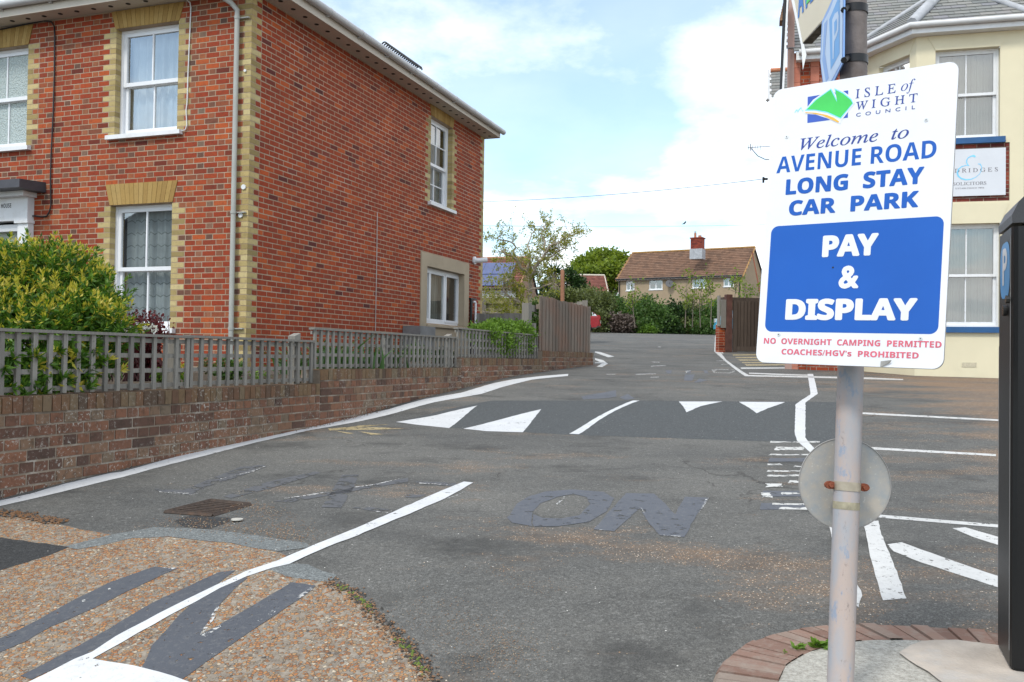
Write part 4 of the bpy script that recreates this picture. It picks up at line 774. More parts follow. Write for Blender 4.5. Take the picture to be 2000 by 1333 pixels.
pts = [(1567.5, 84), (1640, 2), (1640, -120), (1540, -120), (1551, 0)]
m_ = MB(); m_.prism(fpoly(FA, pts, 0), FA.en * -.002, 0); ff = m_.build("face", [CREAM], ab)
a0, h0 = FA.px(1567.5, 84); a1, _ = FA.px(1640, 2)
m_ = MB(); m_.fbox(FA, min(a0, a1), max(a0, a1), h0 - .004, h0 - .001, -.036, -.001); m_.fbox(FA, min(a0, a1), min(a0, a1) + .004, h0, h0 + .5, -.036, -.003); m_.build("edge", [DKEDGE], ab)
m_ = MB(); aL, hB = FA.px(1558, 37, .001); aR, _ = FA.px(1590, 0, .001); text_on(m_, FA, "AVE", aL, aR, hB, hB + .145, .001, 0, mode='bold', off=.01); m_.build("lettering", [plain("board_blue", (.03, .17, .52), .4)], ff)
m_ = MB(); m_.poly(fpoly(FA, [(1574, 10), (1576, -2), (1585, -12), (1583, 0)], .002)); m_.build("green_flash", [SGRN], ff)

# ------------------------------------------------------------------ ticket machine and its brick-edged island
ISL = EZ - .975
def zpt(px_, py_, z): r = ray(px_, py_); return EYE + r * ((z - EZ) / r.z)
outer = [(1370, 1400), (1388, 1345), (1395, 1316), (1411, 1288), (1457, 1252), (1513, 1234), (1554, 1226), (1622, 1218), (1690, 1216), (1767, 1218), (1845, 1223), (1950, 1232), (2060, 1250), (2180, 1290)]
inner = [(1500, 1400), (1512, 1348), (1521, 1328), (1535, 1297), (1578, 1272), (1600, 1266), (1619, 1261), (1668, 1251), (1700, 1248), (1780, 1248), (1860, 1252), (1950, 1261), (2050, 1280), (2150, 1320)]
OP = [zpt(x, y, ISL) for x, y in outer]; IP = [zpt(x, y, ISL) for x, y in inner]
def along(P, n):
    L = [0]
    for a, b in zip(P[:-1], P[1:]): L.append(L[-1] + (b - a).length)
    out = []
    for t in np.linspace(0, L[-1], n):
        i = min(int(np.searchsorted(L, t, side='right') - 1), len(P) - 2); out.append(P[i].lerp(P[i + 1], (t - L[i]) / (L[i + 1] - L[i])))
    return out
KB = 34; oo, ii = along(OP, KB + 1), along(IP, KB + 1)
KERB = brick_mat("worn_kerb_brick", [(0, (.14, .085, .066)), (.4, (.195, .120, .094)), (.75, (.22, .15, .12)), (1, (.20, .17, .145))], damt=.6, dark=(.27, .235, .20))
CONC = NT("rough_concrete"); CONC.set(rough=.9, spec=.25); c_ = CONC.ramp(CONC.noise(70, 9, .78), [(.3, (.17, .16, .14)), (.5, (.37, .355, .315)), (.68, (.53, .51, .46))]); c_ = CONC.mix(CONC.ramp(CONC.noise(120, 4, .7), [(.55, 0.0), (.68, .7)]), c_, (.14, .12, .10)); CONC.base(c_); CONC.bump(CONC.noise(60, 6, .7), .7, .008)
SMTH = plain("smooth_mortar_screed", (.42, .365, .31), .85, .15, 9, bump=.45, bscale=70, dirt=((.36, .36, .355), 5, .8))
isl = thing("kerbed_island", OP[6].lerp(IP[6], .5) - Vector((0, 0, .1)), "raised concrete island edged with worn bricks under the ticket machine", "kerb island")
m_ = MB()
for i in range(KB):
    z = random.uniform(-.006, .004); up = Vector((0, 0, z)); s = .06
    o0, o1 = oo[i].lerp(oo[i + 1], s), oo[i].lerp(oo[i + 1], 1 - s); n0, n1 = ii[i].lerp(ii[i + 1], s), ii[i].lerp(ii[i + 1], 1 - s)
    mdl = Vector((0, 0, -.012)); e = .06
    top = [o0.lerp(n0, e), o1.lerp(n1, e), n1, n0]; low = [o0, o1, n1, n0]
    vs = [p + up for p in top] + [p + up + (mdl if k_ < 2 else Vector()) for k_, p in enumerate(low)] + [p - Vector((0, 0, .17)) for p in low]
    m_.add(vs, [(0, 1, 2, 3), (4, 5, 1, 0), (8, 9, 5, 4), (9, 10, 6, 5), (11, 8, 4, 7), (5, 6, 2, 1), (7, 4, 0, 3)])
m_.build("kerb_bricks", [KERB], isl)
m_ = MB(); dz = Vector((0, 0, -.011)); down = Vector((0, 0, -.16))
m_.add([p + dz for p in oo] + [p + dz for p in ii] + [p + down for p in oo], [(i, i + 1, KB + 2 + i, KB + 1 + i) for i in range(KB)] + [(2 * KB + 2 + i, 2 * KB + 3 + i, i + 1, i) for i in range(KB)]); m_.build("joints", [MORTO], isl)
m_ = MB(); far = [zpt(2600, 2000, ISL), zpt(1560, 2000, ISL)]; vs = [p + Vector((0, 0, -.004)) for p in ii] + [Vector((p.x, p.y, ISL - .004)) for p in far]
m_.poly(vs); m_.build("concrete_top", [CONC.mat], isl)
def flat(pts, lift): v = [zpt(x, y, ISL) + Vector((0, 0, lift)) for x, y in pts]; v = jitter_outline(v, .04, .008); return [Vector((p.x, p.y, ISL + lift)) for p in v]
m_ = MB(); m_.poly(flat([(1756, 1276), (1778, 1262), (1800, 1253), (1870, 1250), (1950, 1262), (2080, 1300), (2080, 1420), (1900, 1420), (1850, 1342), (1810, 1312), (1775, 1290)], .002)); m_.build("screed_patch", [SMTH], isl)
MACH = NT("black_textured_paint"); MACH.set(rough=.38, spec=.35); MACH.base((.006, .006, .0065)); MACH.bump(MACH.noise(260, 2), .25, .002); MACH = MACH.mat
nc = zpt(1973.5, 1312, ISL); fc = zpt(1947.5, 1262, ISL); sd_ = (fc - nc); sd_.z = 0; DL = sd_.length; sd_.normalize(); rd = Vector((sd_.y, -sd_.x, 0))
tm = thing("ticket_machine", nc + rd * .2 + sd_ * .15, "tall black pay and display ticket machine with a blue P badge", "ticket machine")
def mprism(mb, a0, a1, b0, b1, z0, z1, mi=0): mb.box(nc + rd * a0 + sd_ * b0 + Vector((0, 0, z0)), rd * (a1 - a0), sd_ * (b1 - b0), Vector((0, 0, z1 - z0)), mi)
zt = at(1975, 452, fc.y).z - ISL; ztop = at(1990, 380, nc.y + .05).z - ISL
m_ = MB(); r_ = .018
prof = [(0, r_), (.005, .005), (r_, 0), (.42, 0), (.42, DL), (r_, DL), (.005, DL - .005), (0, DL - r_)]
m_.prism([nc + rd * a + sd_ * b + Vector((0, 0, .012)) for a, b in prof], Vector((0, 0, zt - .035))); m_.prism([nc + rd * (a * .97 + .006) + sd_ * (b * .96 + .006) for a, b in prof], Vector((0, 0, .05))); m_.build("cabinet", [MACH], tm)
m_ = MB(); hz = [(.0, zt - .012), (-.001, zt + .014), (.018, zt + .055), (.030, ztop - .022), (.046, ztop - .004), (.07, ztop), (.36, ztop), (.43, zt + .01), (.43, zt - .012)]
m_.prism([nc + rd * a - sd_ * .004 + Vector((0, 0, z)) for a, z in hz], sd_ * (DL + .006)); m_.build("hood", [plain("dark_grey_hood", (.045, .046, .05), .38, .1, 6, bump=.15, bscale=200)], tm)
FT = Fr((nc.x, nc.y, 0), sd_, -rd)
m_ = MB(); b0, b1 = .035, DL - .045; hh1 = FT.px(1980, 462)[1]; hh0 = FT.px(1982, 576)[1]; w2 = (b1 - b0) / 2
vs = [FT.P((b0 + b1) / 2 + w2 * math.copysign(abs(math.cos(x)) ** .55, math.cos(x)), (hh0 + hh1) / 2 + (hh1 - hh0) / 2 * math.copysign(abs(math.sin(x)) ** .7, math.sin(x)), .0012) for x in np.linspace(0, 2 * math.pi, 40)[:-1]]
m_.poly(vs); text_on(m_, FT, "P", b1 - .055, b0 + .05, hh0 + (hh1 - hh0) * .24, hh0 + (hh1 - hh0) * .90, .0019, 1, mode='sans', off=.03); m_.build("parking_badge", [plain("badge_blue", (.06, .30, .62), .35), SIGNW], tm)
for (x, y, r) in ((1973, 585, .013), (1967, 607, .018)): m_ = MB(); m_.disc(FT.P(*FT.px(x, y), .001), FT.en, r, 16, 0, .012); m_.build("lock", [plain("chrome_lock", (.05, .05, .05), .2, metal=.5)], tm)
m_ = MB(); m_.fbox(FT, DL + .0, DL + .006, ISL + .2, ISL + zt * .72, -.03, -.002); m_.fbox(FT, .022, .026, ISL + .06, ISL + zt - .05, -.02, .0012); m_.build("door_edge", [plain("worn_edge", (.25, .25, .25), .5)], tm)
# drain grate, weeds, small lid
IRON = plain("rusty_cast_iron", (.045, .030, .022), .75, .35, 30, bump=.4, bscale=120, dirt=((.12, .06, .03), 14, .7))
dq = [gpt(*p) for p in ((322, 1002), (415, 1009), (489, 987), (412, 979))]; dg = thing("drain_grate", sum(dq, Vector()) / 4, "rusty iron drain grate set in the asphalt below the wall", "drain")
zz = Vector((0, 0, .012)); m_ = MB(); m_.poly([p + Vector((0, 0, .0015)) for p in dq], 0); m_.build("gully_shade", [BLK], dg)  # flat black sheet stands in for the shade in the pit between the bars
m_ = MB()
for a, b in zip(dq, dq[1:] + dq[:1]): m_.tube([a + zz * .2, b + zz * .2], .013, 4, smooth=False)
m_.build("frame", [IRON], dg); m_ = MB()
for i in range(9):
    t0_, t1_ = (i + .28) / 9, (i + .80) / 9; m_.prism([dq[0].lerp(dq[3], t0_), dq[1].lerp(dq[2], t0_), dq[1].lerp(dq[2], t1_), dq[0].lerp(dq[3], t1_)], zz * .42)
m_.build("bars", [IRON], dg)
m_ = MB(); p = gpt(463, 1018); m_.disc(p + Vector((0, 0, .006)), (0, 0, 1), .032, 20, 0, .006); solo(m_, "service_lid", [plain("pale_lid", (.42, .40, .36), .7, .2, 30)], "small round pale service lid beside the drain grate", "lid")
# ------------------------------------------------------------------ solicitors' office at the right
REND = plain("cream_render", (.66, .60, .43), .85, .04, 1.5, bump=.12, bscale=70, dirt=((.48, .41, .28), 1.3, .22)); BLUS = plain("blue_sill_paint", (.018, .085, .22), .45, .1, 5)
PINK = brick_mat("pink_rubbed_brick", [(0, (.36, .13, .09)), (.5, (.42, .16, .11)), (1, (.46, .19, .13))], damt=.2)
DRED = brick_mat("dark_red_brick", [(0, (.09, .022, .02)), (.5, (.19, .04, .028)), (1, (.26, .06, .035))], damt=.4)
fpt = at(1893, 715, 16.4); exx = Vector((math.cos(R(15)), -math.sin(R(15)), 0)); enn = Vector((-math.sin(R(15)), -math.cos(R(15)), 0))
FB = Fr((fpt.x, fpt.y, 0), exx, enn); BZ = FB.px(1893, 743)[1] - .1
bl, br = FB.px(1788, 400)[0], FB.px(1999, 400)[0]; bh = (FB.px(1788, 71)[1] + FB.px(2000, 60)[1]) / 2
office = thing("solicitors_office", FB.P(0, BZ), "cream rendered office with a two-storey bay window and slate roof, right of the sign", "office building")
lp = FB.P(bl, 0); ldir = Vector((-.35, .9368, 0)); FL = Fr(lp, ldir, (-.9368, -.35, 0)); ll_ = FL.px(1684, 400)[0]
rp = FB.P(br, 0); rdir = Vector((.772, .636, 0)); FRt = Fr(rp, rdir, (.636, -.772, 0))
FM = Fr(FL.P(ll_, 0), exx, enn)
up = rect(FB, [(1827, 150)], [(1953.5, 150)], [(1890, 95)], [(1890, 270.5)]); lo_ = rect(FB, [(1827, 550)], [(1953.5, 550)], [(1890, 437)], [(1890, 639)])
lw = rect(FL, [(1776, 200)], [(1716, 200)], [(1760, 112)], [(1750, 285)]); lw2 = (lw[0], lw[1], lo_[2], lo_[3]); lw = (lw[0], lw[1], up[2], up[3])
pb = rect(FB, [(1820, 350)], [(1972, 350)], [(1900, 281)], [(1900, 394)])
m_ = MB()
def walls(fr, L0, L1, ops): panels(m_, fr, L0, L1, BZ, bh, ops, 0, 0.0, .14)
walls(FB, bl, br, [up, lo_, pb]); walls(FL, 0, ll_, [lw, lw2]); walls(FRt, 0, 1.5, [])
bricks(m_, Fr(FB.P(0, 0, -.022), exx, enn), pb[0], pb[1], pb[2], pb[3], (), 'stretcher', (None, None), 0, 1, 1); m_.fbox(FB, pb[0], pb[1], pb[2], pb[3], -.06, -.022, 2)
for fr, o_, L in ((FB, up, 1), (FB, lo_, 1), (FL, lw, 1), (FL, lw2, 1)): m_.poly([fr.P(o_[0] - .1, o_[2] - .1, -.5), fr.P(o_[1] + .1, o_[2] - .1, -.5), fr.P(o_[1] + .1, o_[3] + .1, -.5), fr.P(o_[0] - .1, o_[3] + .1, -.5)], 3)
for fr, o_ in ((FB, up), (FB, lo_), (FL, lw), (FL, lw2)):  # shaped lintels standing a little proud
    m_.prism([fr.P(o_[0], o_[3], 0), fr.P(o_[1], o_[3], 0), fr.P(o_[1] + .14, min(o_[3] + .36, bh - .004), 0), fr.P(o_[0] - .14, min(o_[3] + .36, bh - .004), 0)], fr.en * .012, 0)
m_.fbox(FB, bl - .02, br + .02, BZ, BZ + .14, 0, .03, 0); m_.fbox(FL, 0, ll_, BZ, BZ + .14, 0, .03, 0)
m_.build("bay", [REND, DRED, MORTO, ROOM], office)
for fr, o_, nm in ((FB, up, "upper bay sash window"), (FB, lo_, "lower bay sash window"), (FL, lw, "upper sash window in the bay's side"), (FL, lw2, "lower sash window in the bay's side")):
    sash(office, fr, *o_, rec=.11, mid=.5, bars=1, curtain='blind', fw=.05, label=nm, sill=0, sillm=WOODW)
    m_ = MB(); sz = o_[2]; m_.fbox(fr, o_[0] - .08, o_[1] + .08, sz - .105, sz, -.1, .06); m_.build("sill", [BLUS], office)
m_ = MB(); a, hh = FB.px(1893, 713); m_.fbox(FB, a - .12, a + .12, hh - .04, hh + .04, .001, .008); m_.build("air_brick", [plain("cream_vent", (.50, .45, .33), .8, .25, 60)], office)
# main brick wall beside the bay, with pale pink brick strips, and the brick plinth
xl = FM.px(1552, 400)[0]
m_ = MB(); bricks(m_, FM, xl, .0, BZ, bh + .25, (), 'flemish', (None, None), 0, 0, 0); m_.fbox(FM, xl, 0, BZ, bh + .25, -.2, -.001, 1)
for p, q in ((1550, 1563), (1583, 1600)):
    s0, s1 = FM.px(p, 150)[0], FM.px(q, 150)[0]; Z = BZ
    while Z < bh + .1: m_.fbox(FM, s0, s1, Z + .003, Z + .297, .0, .03, 2); Z += .3
s0, s1 = FM.px(1538, 150)[0], FM.px(1551, 150)[0]; m_.fbox(FM, s0, s1, BZ, bh + 2.2, -.2, .04, 3)
bricks(m_, Fr(FM.P(0, 0, .12), exx, enn), FM.px(1575, 725)[0], -.02, BZ, BZ + .75, (), 'flemish', (None, None), 0, 0, 0); m_.fbox(FM, FM.px(1575, 725)[0], -.02, BZ, BZ + .74, .0, .119, 1)
m_.build("brick_wall", [RED, MORTO, PINK, plain("pinkish_soffit", (.40, .26, .22), .8, .08, 3)], office)
def slates(mb, fr, poly, cw=.26, ch=.19, th=.008):
    from mathutils.geometry import intersect_point_tri_2d
    a0, a1 = min(p[0] for p in poly), max(p[0] for p in poly); h0, h1 = min(p[1] for p in poly), max(p[1] for p in poly)
    def ins(a, h):
        c_ = False; n = len(poly)
        for i in range(n):
            (x0, y0), (x1, y1) = poly[i], poly[(i + 1) % n]
            if (y0 > h) != (y1 > h) and a < (x1 - x0) * (h - y0) / (y1 - y0) + x0: c_ = not c_
        return c_
    mb.poly([fr.P(a, h, -.004) for a, h in poly], 1)
    j = 0; h = h0
    while h < h1:
        a = a0 - (cw / 2 if j % 2 else 0)
        while a < a1:
            if ins(a + cw / 2, h + ch / 2):
                e = random.uniform(.0, .003); vs = [fr.P(a + .003, h, th + .006 + e), fr.P(a + cw - .003, h, th + .006 + e), fr.P(a + cw - .003, h + ch + .03, .001), fr.P(a + .003, h + ch + .03, .001), fr.P(a + .003, h, .001), fr.P(a + cw - .003, h, .001)]
                mb.add(vs, [(0, 1, 2, 3), (4, 5, 1, 0)])
            a += cw
        h += ch; j += 1
SLT = brick_mat("grey_green_slate", [(0, (.13, .14, .14)), (.4, (.17, .18, .175)), (.7, (.20, .20, .19)), (1, (.16, .165, .19))], damt=.35, dark=(.09, .085, .08), rough=.6)
pit = R(36); ov = .22
def roof_fr(fr, z): return Fr(Vector((0, 0, z)) + fr.o + fr.en * ov, fr.ex, (fr.en * math.sin(pit) + Vector((0, 0, 1)) * math.cos(pit)), (-fr.en * math.cos(pit) + Vector((0, 0, 1)) * math.sin(pit)))
zr_ = bh + .17; RB, RL, RM = roof_fr(FB, zr_), roof_fr(FL, zr_), roof_fr(FM, zr_ + .02)
ovl = ov * math.tan(R(54.5 / 2)); H = 2.2; ins_ = math.tan(R(54.5 / 2)) * math.cos(pit)
m_ = MB()
slates(m_, RB, [(bl - ovl, 0), (br + ovl, 0), (br + ovl - H * ins_, H), (bl - ovl + H * ins_, H)])
Lb = ll_ + .4; slates(m_, RL, [(-ovl, 0), (Lb, 0), (Lb + .0, .05), (.9, H), (-ovl + H * ins_, H)])
slates(m_, RM, [(xl - .05, 0), (6.5, 0), (6.5, 5), (xl - .05, 5)], .28, .2)
m_.build("roof", [SLT, SLATE_D], office)
m_ = MB(); hp0 = RB.P(bl - ovl, 0, .02); hp1 = RB.P(bl - ovl + H * ins_, H, .02); m_.tube([hp0, hp1], [.10, .11], 8)
hp2, hp3 = RB.P(br + ovl, 0, .02), RB.P(br + ovl - H * ins_, H, .02); m_.tube([hp2, hp3], .06, 8)
m_.tube([RL.P(Lb - .05, .02, .02), RL.P(.9, H, .02)], .05, 8); m_.build("lead_hips", [LEAD], office)
m_ = MB(); zf = bh; GW = WOODW
def eave(fr, a0, a1, zz):
    m_.fbox(fr, a0, a1, zz, zz + .02, -.02, ov - .02, 0); m_.fbox(fr, a0, a1, zz - .005, zz + .15, ov - .02, ov, 0)
eave(FB, bl - ovl, br + ovl, zf); eave(FL, -ovl - .003, ll_, zf - .004); eave(FM, xl, -.05, zf + .02); m_.build("fascia", [GW], office)
m_ = MB(); gg = ov + .055; og = gg * math.tan(R(54.5 / 2)); m_.tube([FL.P(ll_, zf + .135, gg), FL.P(-og, zf + .135, gg), FB.P(br + og, zf + .135, gg)], .055, 10); m_.tube([FM.P(xl + .05, zf + .15, gg), FM.P(-.1, zf + .15, gg)], .055, 10); m_.build("gutter", [GUTM if False else plain("white_gutter", (.55, .55, .55), .4, .1, 3)], office)
m_ = MB(); q = [FM.px(x, y, .45) for x, y in ((1541, -20), (1546, -20), (1571, 92), (1575, 108), (1568, 138), (1565, 92))]; m_.prism([FM.P(a, h, .45) for a, h in q], enn * .03); a_, _ = FM.px(1536, 100, .45)
q = [FM.px(x, y, .45) for x, y in ((1537.5, -20), (1541, -20), (1531, 182), (1527, 182))]; m_.prism([FM.P(a, h, .45) for a, h in q], enn * .03); m_.build("bargeboard", [WOODW], office)
m_ = MB(); q0, q1 = FM.px(1535, 0, .42), FM.px(1526, 185, .42); m_.tube([FM.P(q0[0], q0[1] + .4, .42), FM.P(q1[0], q1[1], .42)], .04, 8); m_.build("downpipe", [BLK], office)
m_ = MB(); 
for k_ in range(7): a, h = FM.px(1536 - k_ * 1.2, 8 + k_ * 5.5, .40); m_.fbox(FM, a - .06, a + .05, h, h + .06, .1, .43)
m_.build("eave_tiles", [plain("lichen_tile", (.22, .13, .08), .9, .4, 10)], office)
# its name board
sb = thing("name_sign", FB.P(*FB.px(1895, 383)), "pale grey solicitors' name board with a blue ampersand, on the brick panel of the bay", "sign")
q = rect(FB, [(1826, 340)], [(1963.5, 340)], [(1895, 292)], [(1895, 383.5)]); m_ = MB(); m_.fbox(FB, q[0], q[1], q[2], q[3], .002, .03); fb2 = m_.build("board", [plain("pale_grey_board", (.60, .62, .66), .4, .03, 3)], sb)
GTX = plain("grey_lettering", (.13, .12, .14), .5); LBL = plain("light_blue_mark", (.18, .55, .80), .4)
m_ = MB(); text_px(m_, FB, "E L D R I D G E S", (1839, 339), (1949, 327), .0315, mode='serif', off=.006); text_px(m_, FB, "SOLICITORS", (1861.5, 363), (1926.5, 354.5), .0315, mode='serif', off=.004); text_px(m_, FB, "ESTABLISHED 1832", (1866, 370), (1922.5, 365.5), .0315, mode='serif', off=.002); m_.build("lettering", [GTX], fb2)
m_ = MB(); sc = 6.056; cv = lambda pts: [FB.P(*FB.px(1840 + x / sc, 240 + y / sc, .033), .033) for x, y in pts]
def ribbon(pts, ws): 
    c_ = cv(pts); vs = []
    for i, p in enumerate(c_): t = (c_[min(i + 1, len(c_) - 1)] - c_[max(i - 1, 0)]).normalized(); n_ = t.cross(enn).normalized(); vs += [p + n_ * ws[i], p - n_ * ws[i]]
    m_.add(vs, [(2 * i, 2 * i + 2, 2 * i + 3, 2 * i + 1) for i in range(len(c_) - 1)])
ribbon([(395, 405), (375, 392), (345, 395), (310, 415), (292, 440), (290, 470), (305, 500), (322, 508)], [.012, .018, .010, .008, .009, .009, .008, .004])
ribbon([(322, 508), (280, 505), (230, 520), (195, 550), (180, 590), (190, 630), (225, 660), (280, 675), (340, 670), (400, 645), (445, 605), (465, 560), (468, 520), (450, 490), (425, 488)], [.005, .006, .008, .010, .013, .014, .013, .011, .008, .005, .004, .005, .006, .010, .006])
m_.build("ampersand", [LBL], fb2)
# slate roofed neighbour behind, aerial and cable
nb = thing("slate_roofed_house", at(1519, 715, 25), "far slate roofed house with an orange ridge, at the left edge of the office", "house")
FN = Fr(at(1519, 715, 25) * 1, exx, enn); FN.o.z = 0
m_ = MB(); n0, n1 = FN.px(1507, 150)[0], FN.px(1560, 150)[0]; zt_, zb_ = FN.px(1520, 117)[1], FN.px(1520, 190)[1]
m_.fbox(FN, n0 + .1, n1, EZ - .3, zb_, -5, -.1, 1); bricks(m_, Fr(FN.P(0, 0, -.1), exx, enn), n0 + .1, n1, EZ - .3, zb_); m_.build("wall", [RED, MORT], nb)
m_ = MB(); RN = Fr(FN.P(0, zb_, 0), exx, (enn * .7 + Vector((0, 0, .7))), (-enn * .7 + Vector((0, 0, .7)))); hl = (zt_ - zb_) / .7 * .99; slates(m_, RN, [(n0, 0), (n1, 0), (n1, hl), (n0, hl)], .25, .16); m_.build("roof", [SLT, SLATE_D], nb)
m_ = MB(); m_.tube([RN.P(n0 - .02, hl + .02, .02), RN.P(n1, hl + .02, .02)], .07, 8); m_.build("ridge_tiles", [plain("orange_ridge", (.42, .16, .08), .8, .2, 8)], nb)
m_ = MB(); m_.tube([RN.P(n0 - .10, -.2, .03), RN.P(n0 - .10, hl, .03)], .06, 4, smooth=False); m_.build("bargeboard", [WOODW], nb)
m_ = MB(); Ya = 22; A = lambda x, y: at(x, y, Ya); m_.tube([A(1460, 289), A(1520, 285)], .008, 6); m_.tube([A(1466, 289), A(1480, 305), A(1495, 312), A(1560, 312)], .011, 6)
for x in (1462, 1466, 1470, 1475, 1480, 1485): m_.tube([at(x, 284, Ya - .2), at(x, 293, Ya + .2)], .005, 5)
m_.tube([A(1466, 281), A(1466, 295)], .012, 5)
solo(m_, "television_aerial", [plain("grey_aluminium", (.30, .30, .30), .4, metal=.5)], "thin grey television aerial poking out left of the sign", "aerial")
m_ = MB(); ya, yb = 30, 24
p0, p1 = at(940, 394.5, ya), at(1500, 349, yb); m_.tube([p0.lerp(p1, t) - Vector((0, 0, .10 * 4 * t * (1 - t))) for t in np.linspace(-.4, 1, 20)], .0085, 5)
CBL = plain("overhead_wire", (.14, .19, .24), .6); solo(m_, "overhead_cable", [CBL], "overhead cable rising from the house corner to the sign", "cable")
m_ = MB(); p0, p1 = at(940, 441, 46), at(1495, 439, 46); m_.tube([p0.lerp(p1, t) - Vector((0, 0, .08 * 4 * t * (1 - t))) for t in np.linspace(-.3, 1.5, 24)], .008, 5)
solo(m_, "overhead_cable", [CBL], "thin level overhead wire with a bird on it, above the far houses", "cable")
m_ = MB(); c_ = at(1336.5, 439, 46); B = lambda x, z: c_ + Vector((x * .75, 0, z * .75)); m_.tube([B(-.16, .02), B(-.06, .05), B(.02, .10), B(.07, .15), B(.085, .20), B(.10, .215), B(.13, .21)], [.009, .026, .043, .037, .026, .022, .005], 10)
m_.tube([B(0, .06), B(0, 0)], .01, 5); solo(m_, "bird", [plain("dark_feathers", (.035, .035, .04), .7, .3, 40)], "small dark bird perched on the thin wire", "bird")
m_ = MB(); q = at(1491, 350, 23.9); m_.tube([q + Vector((0, 0, .05)), q + Vector((0, 0, -.10))], .028, 8); m_.tube([q, q + Vector((.5, 0, 0))], .03, 6); solo(m_, "cable_bracket", [BLK], "dark cable bracket at the sign's left edge", "bracket")
# ------------------------------------------------------------------ plants
def leaf_mat(name, stops, trans=.35, rough=.5):
    t = NT(name); t.set(rough=rough, spec=.35); col = t.ramp(t.island(), stops); t.base(col)
    tl = t.new('ShaderNodeBsdfTranslucent'); t.link(t.mix(1.0, col, (1.25, 1.25, .8), 'MULTIPLY'), tl.inputs[0]); m_ = t.new('ShaderNodeMixShader'); m_.inputs[0].default_value = trans
    t.link(t.b.outputs[0], m_.inputs[1]); t.link(tl.outputs[0], m_.inputs[2]); t.link(m_.outputs[0], t.out.inputs[0]); return t.mat
BARK = plain("grey_brown_bark", (.16, .13, .10), .9, .3, 14, bump=.4, bscale=40); PBARK = plain("pale_twisted_bark", (.36, .31, .25), .85, .3, 16, bump=.3, bscale=40)
def nrm(a): return a / np.maximum(np.linalg.norm(a, axis=1, keepdims=True), 1e-9)
class Leaves:
    def __init__(s): s.v = []; s.m = []
    def put(s, P, D, L, Wd, mi=0, fold=.25):   # one kite-shaped leaf at each point P along D
        n = len(P); r = RNG.normal(size=(n, 3)); S_ = nrm(np.cross(D, r)); N_ = nrm(np.cross(S_, D)); L = np.broadcast_to(np.asarray(L, float).reshape(-1, 1), (n, 1)); Wd = np.broadcast_to(np.asarray(Wd, float).reshape(-1, 1), (n, 1))
        mid = P + D * L * .45 + N_ * L * fold * .35; tip = P + D * L - N_ * L * fold * .15
        s.v.append(np.stack([P, mid + S_ * Wd, tip, mid - S_ * Wd], 1)); s.m.append(np.broadcast_to(np.asarray(mi), (n,)).astype(np.int32))
    def build(s, name, mats, parent=None):
        V = np.concatenate(s.v).reshape(-1, 3); M = np.concatenate(s.m); n = len(M); org = np.array(ORG.get(parent.name, (0, 0, 0)) if parent else (0, 0, 0)); me = bpy.data.meshes.new(name)
        me.vertices.add(4 * n); me.vertices.foreach_set('co', (V - org).astype(np.float32).ravel()); me.loops.add(4 * n); me.loops.foreach_set('vertex_index', np.arange(4 * n, dtype=np.int32)); me.polygons.add(n)
        me.polygons.foreach_set('loop_start', np.arange(0, 4 * n, 4, dtype=np.int32)); me.polygons.foreach_set('material_index', M)
        for m_ in mats: me.materials.append(m_)
        me.update(calc_edges=True); o = bpy.data.objects.new(name, me); COL.objects.link(o)
        if parent: o.parent = parent
        ORG[o.name] = tuple(org); return o
def blob_pts(blobs, n, lo=.55, up=.25, flat=.0):
    """points in the outer part of a clump of ellipsoids, with outward directions"""
    vol = np.array([b[1][0] * b[1][1] * b[1][2] for b in blobs]) ** .67; cnt = RNG.multinomial(n, vol / vol.sum()); P = []; D = []
    for (c_, r_), k in zip(blobs, cnt):
        d = nrm(RNG.normal(size=(k, 3))); rad = RNG.uniform(lo ** 2, 1, size=(k, 1)) ** .5
        w = np.array([noise.noise(Vector(x * 2.1) + Vector(c_)) for x in d]).reshape(-1, 1)
        p = np.array(c_) + d * np.array(r_) * rad * (1 + .30 * w); keep = np.ones(k, bool)
        for (c2, r2) in blobs:
            if c2 is c_: continue
            q = (p - np.array(c2)) / np.array(r2); keep &= (q ** 2).sum(1) > .32
        e = nrm(d / np.array(r_) + np.array([0, 0, up])); P.append(p[keep]); D.append(e[keep])
    return np.concatenate(P), np.concatenate(D)
def spread(D, amt): return nrm(D + RNG.normal(size=D.shape) * amt)
def bush(name, blobs, n, L, Wd, mat, label, cat="bush", per=3, amt=.8, stem=None, lo=.5, group=None, up=.3, base=None, mats=None, tipmi=None, tipp=.0):
    b0 = min(b[0][2] - b[1][2] for b in blobs); cx = float(np.mean([b[0][0] for b in blobs])); cy = float(np.mean([b[0][1] for b in blobs]))
    loc = base or (cx, cy, b0); t = thing(name, loc, label, cat, group); lv = Leaves(); P, D = blob_pts(blobs, n, lo, up)
    for k in range(per):
        p = P + RNG.normal(size=P.shape) * L * .5; mi = np.zeros(len(p), int)
        if tipmi is not None: mi = np.where(RNG.random(len(p)) < tipp, tipmi, 0)
        lv.put(p, spread(D, amt), RNG.uniform(.6, 1.2, len(p)) * L, RNG.uniform(.7, 1.2, len(p)) * Wd, mi)
    lv.build("foliage", mats or [mat], t)
    if stem is not None:
        m_ = MB()
        for (c_, r_) in blobs: m_.tube([Vector(loc), Vector(loc).lerp(Vector(c_), .5) + Vector((RNG.normal() * .05, RNG.normal() * .05, 0)), Vector(c_)], [stem, stem * .7, stem * .35], 6)
        m_.build("stems", [BARK], t)
    return t
def bb(px_, py_, Y, rw, rh, rd=None): c_ = at(px_, py_, Y); k = Y / F; return (tuple(c_), (rw * k, (rd or rw) * k, rh * k))
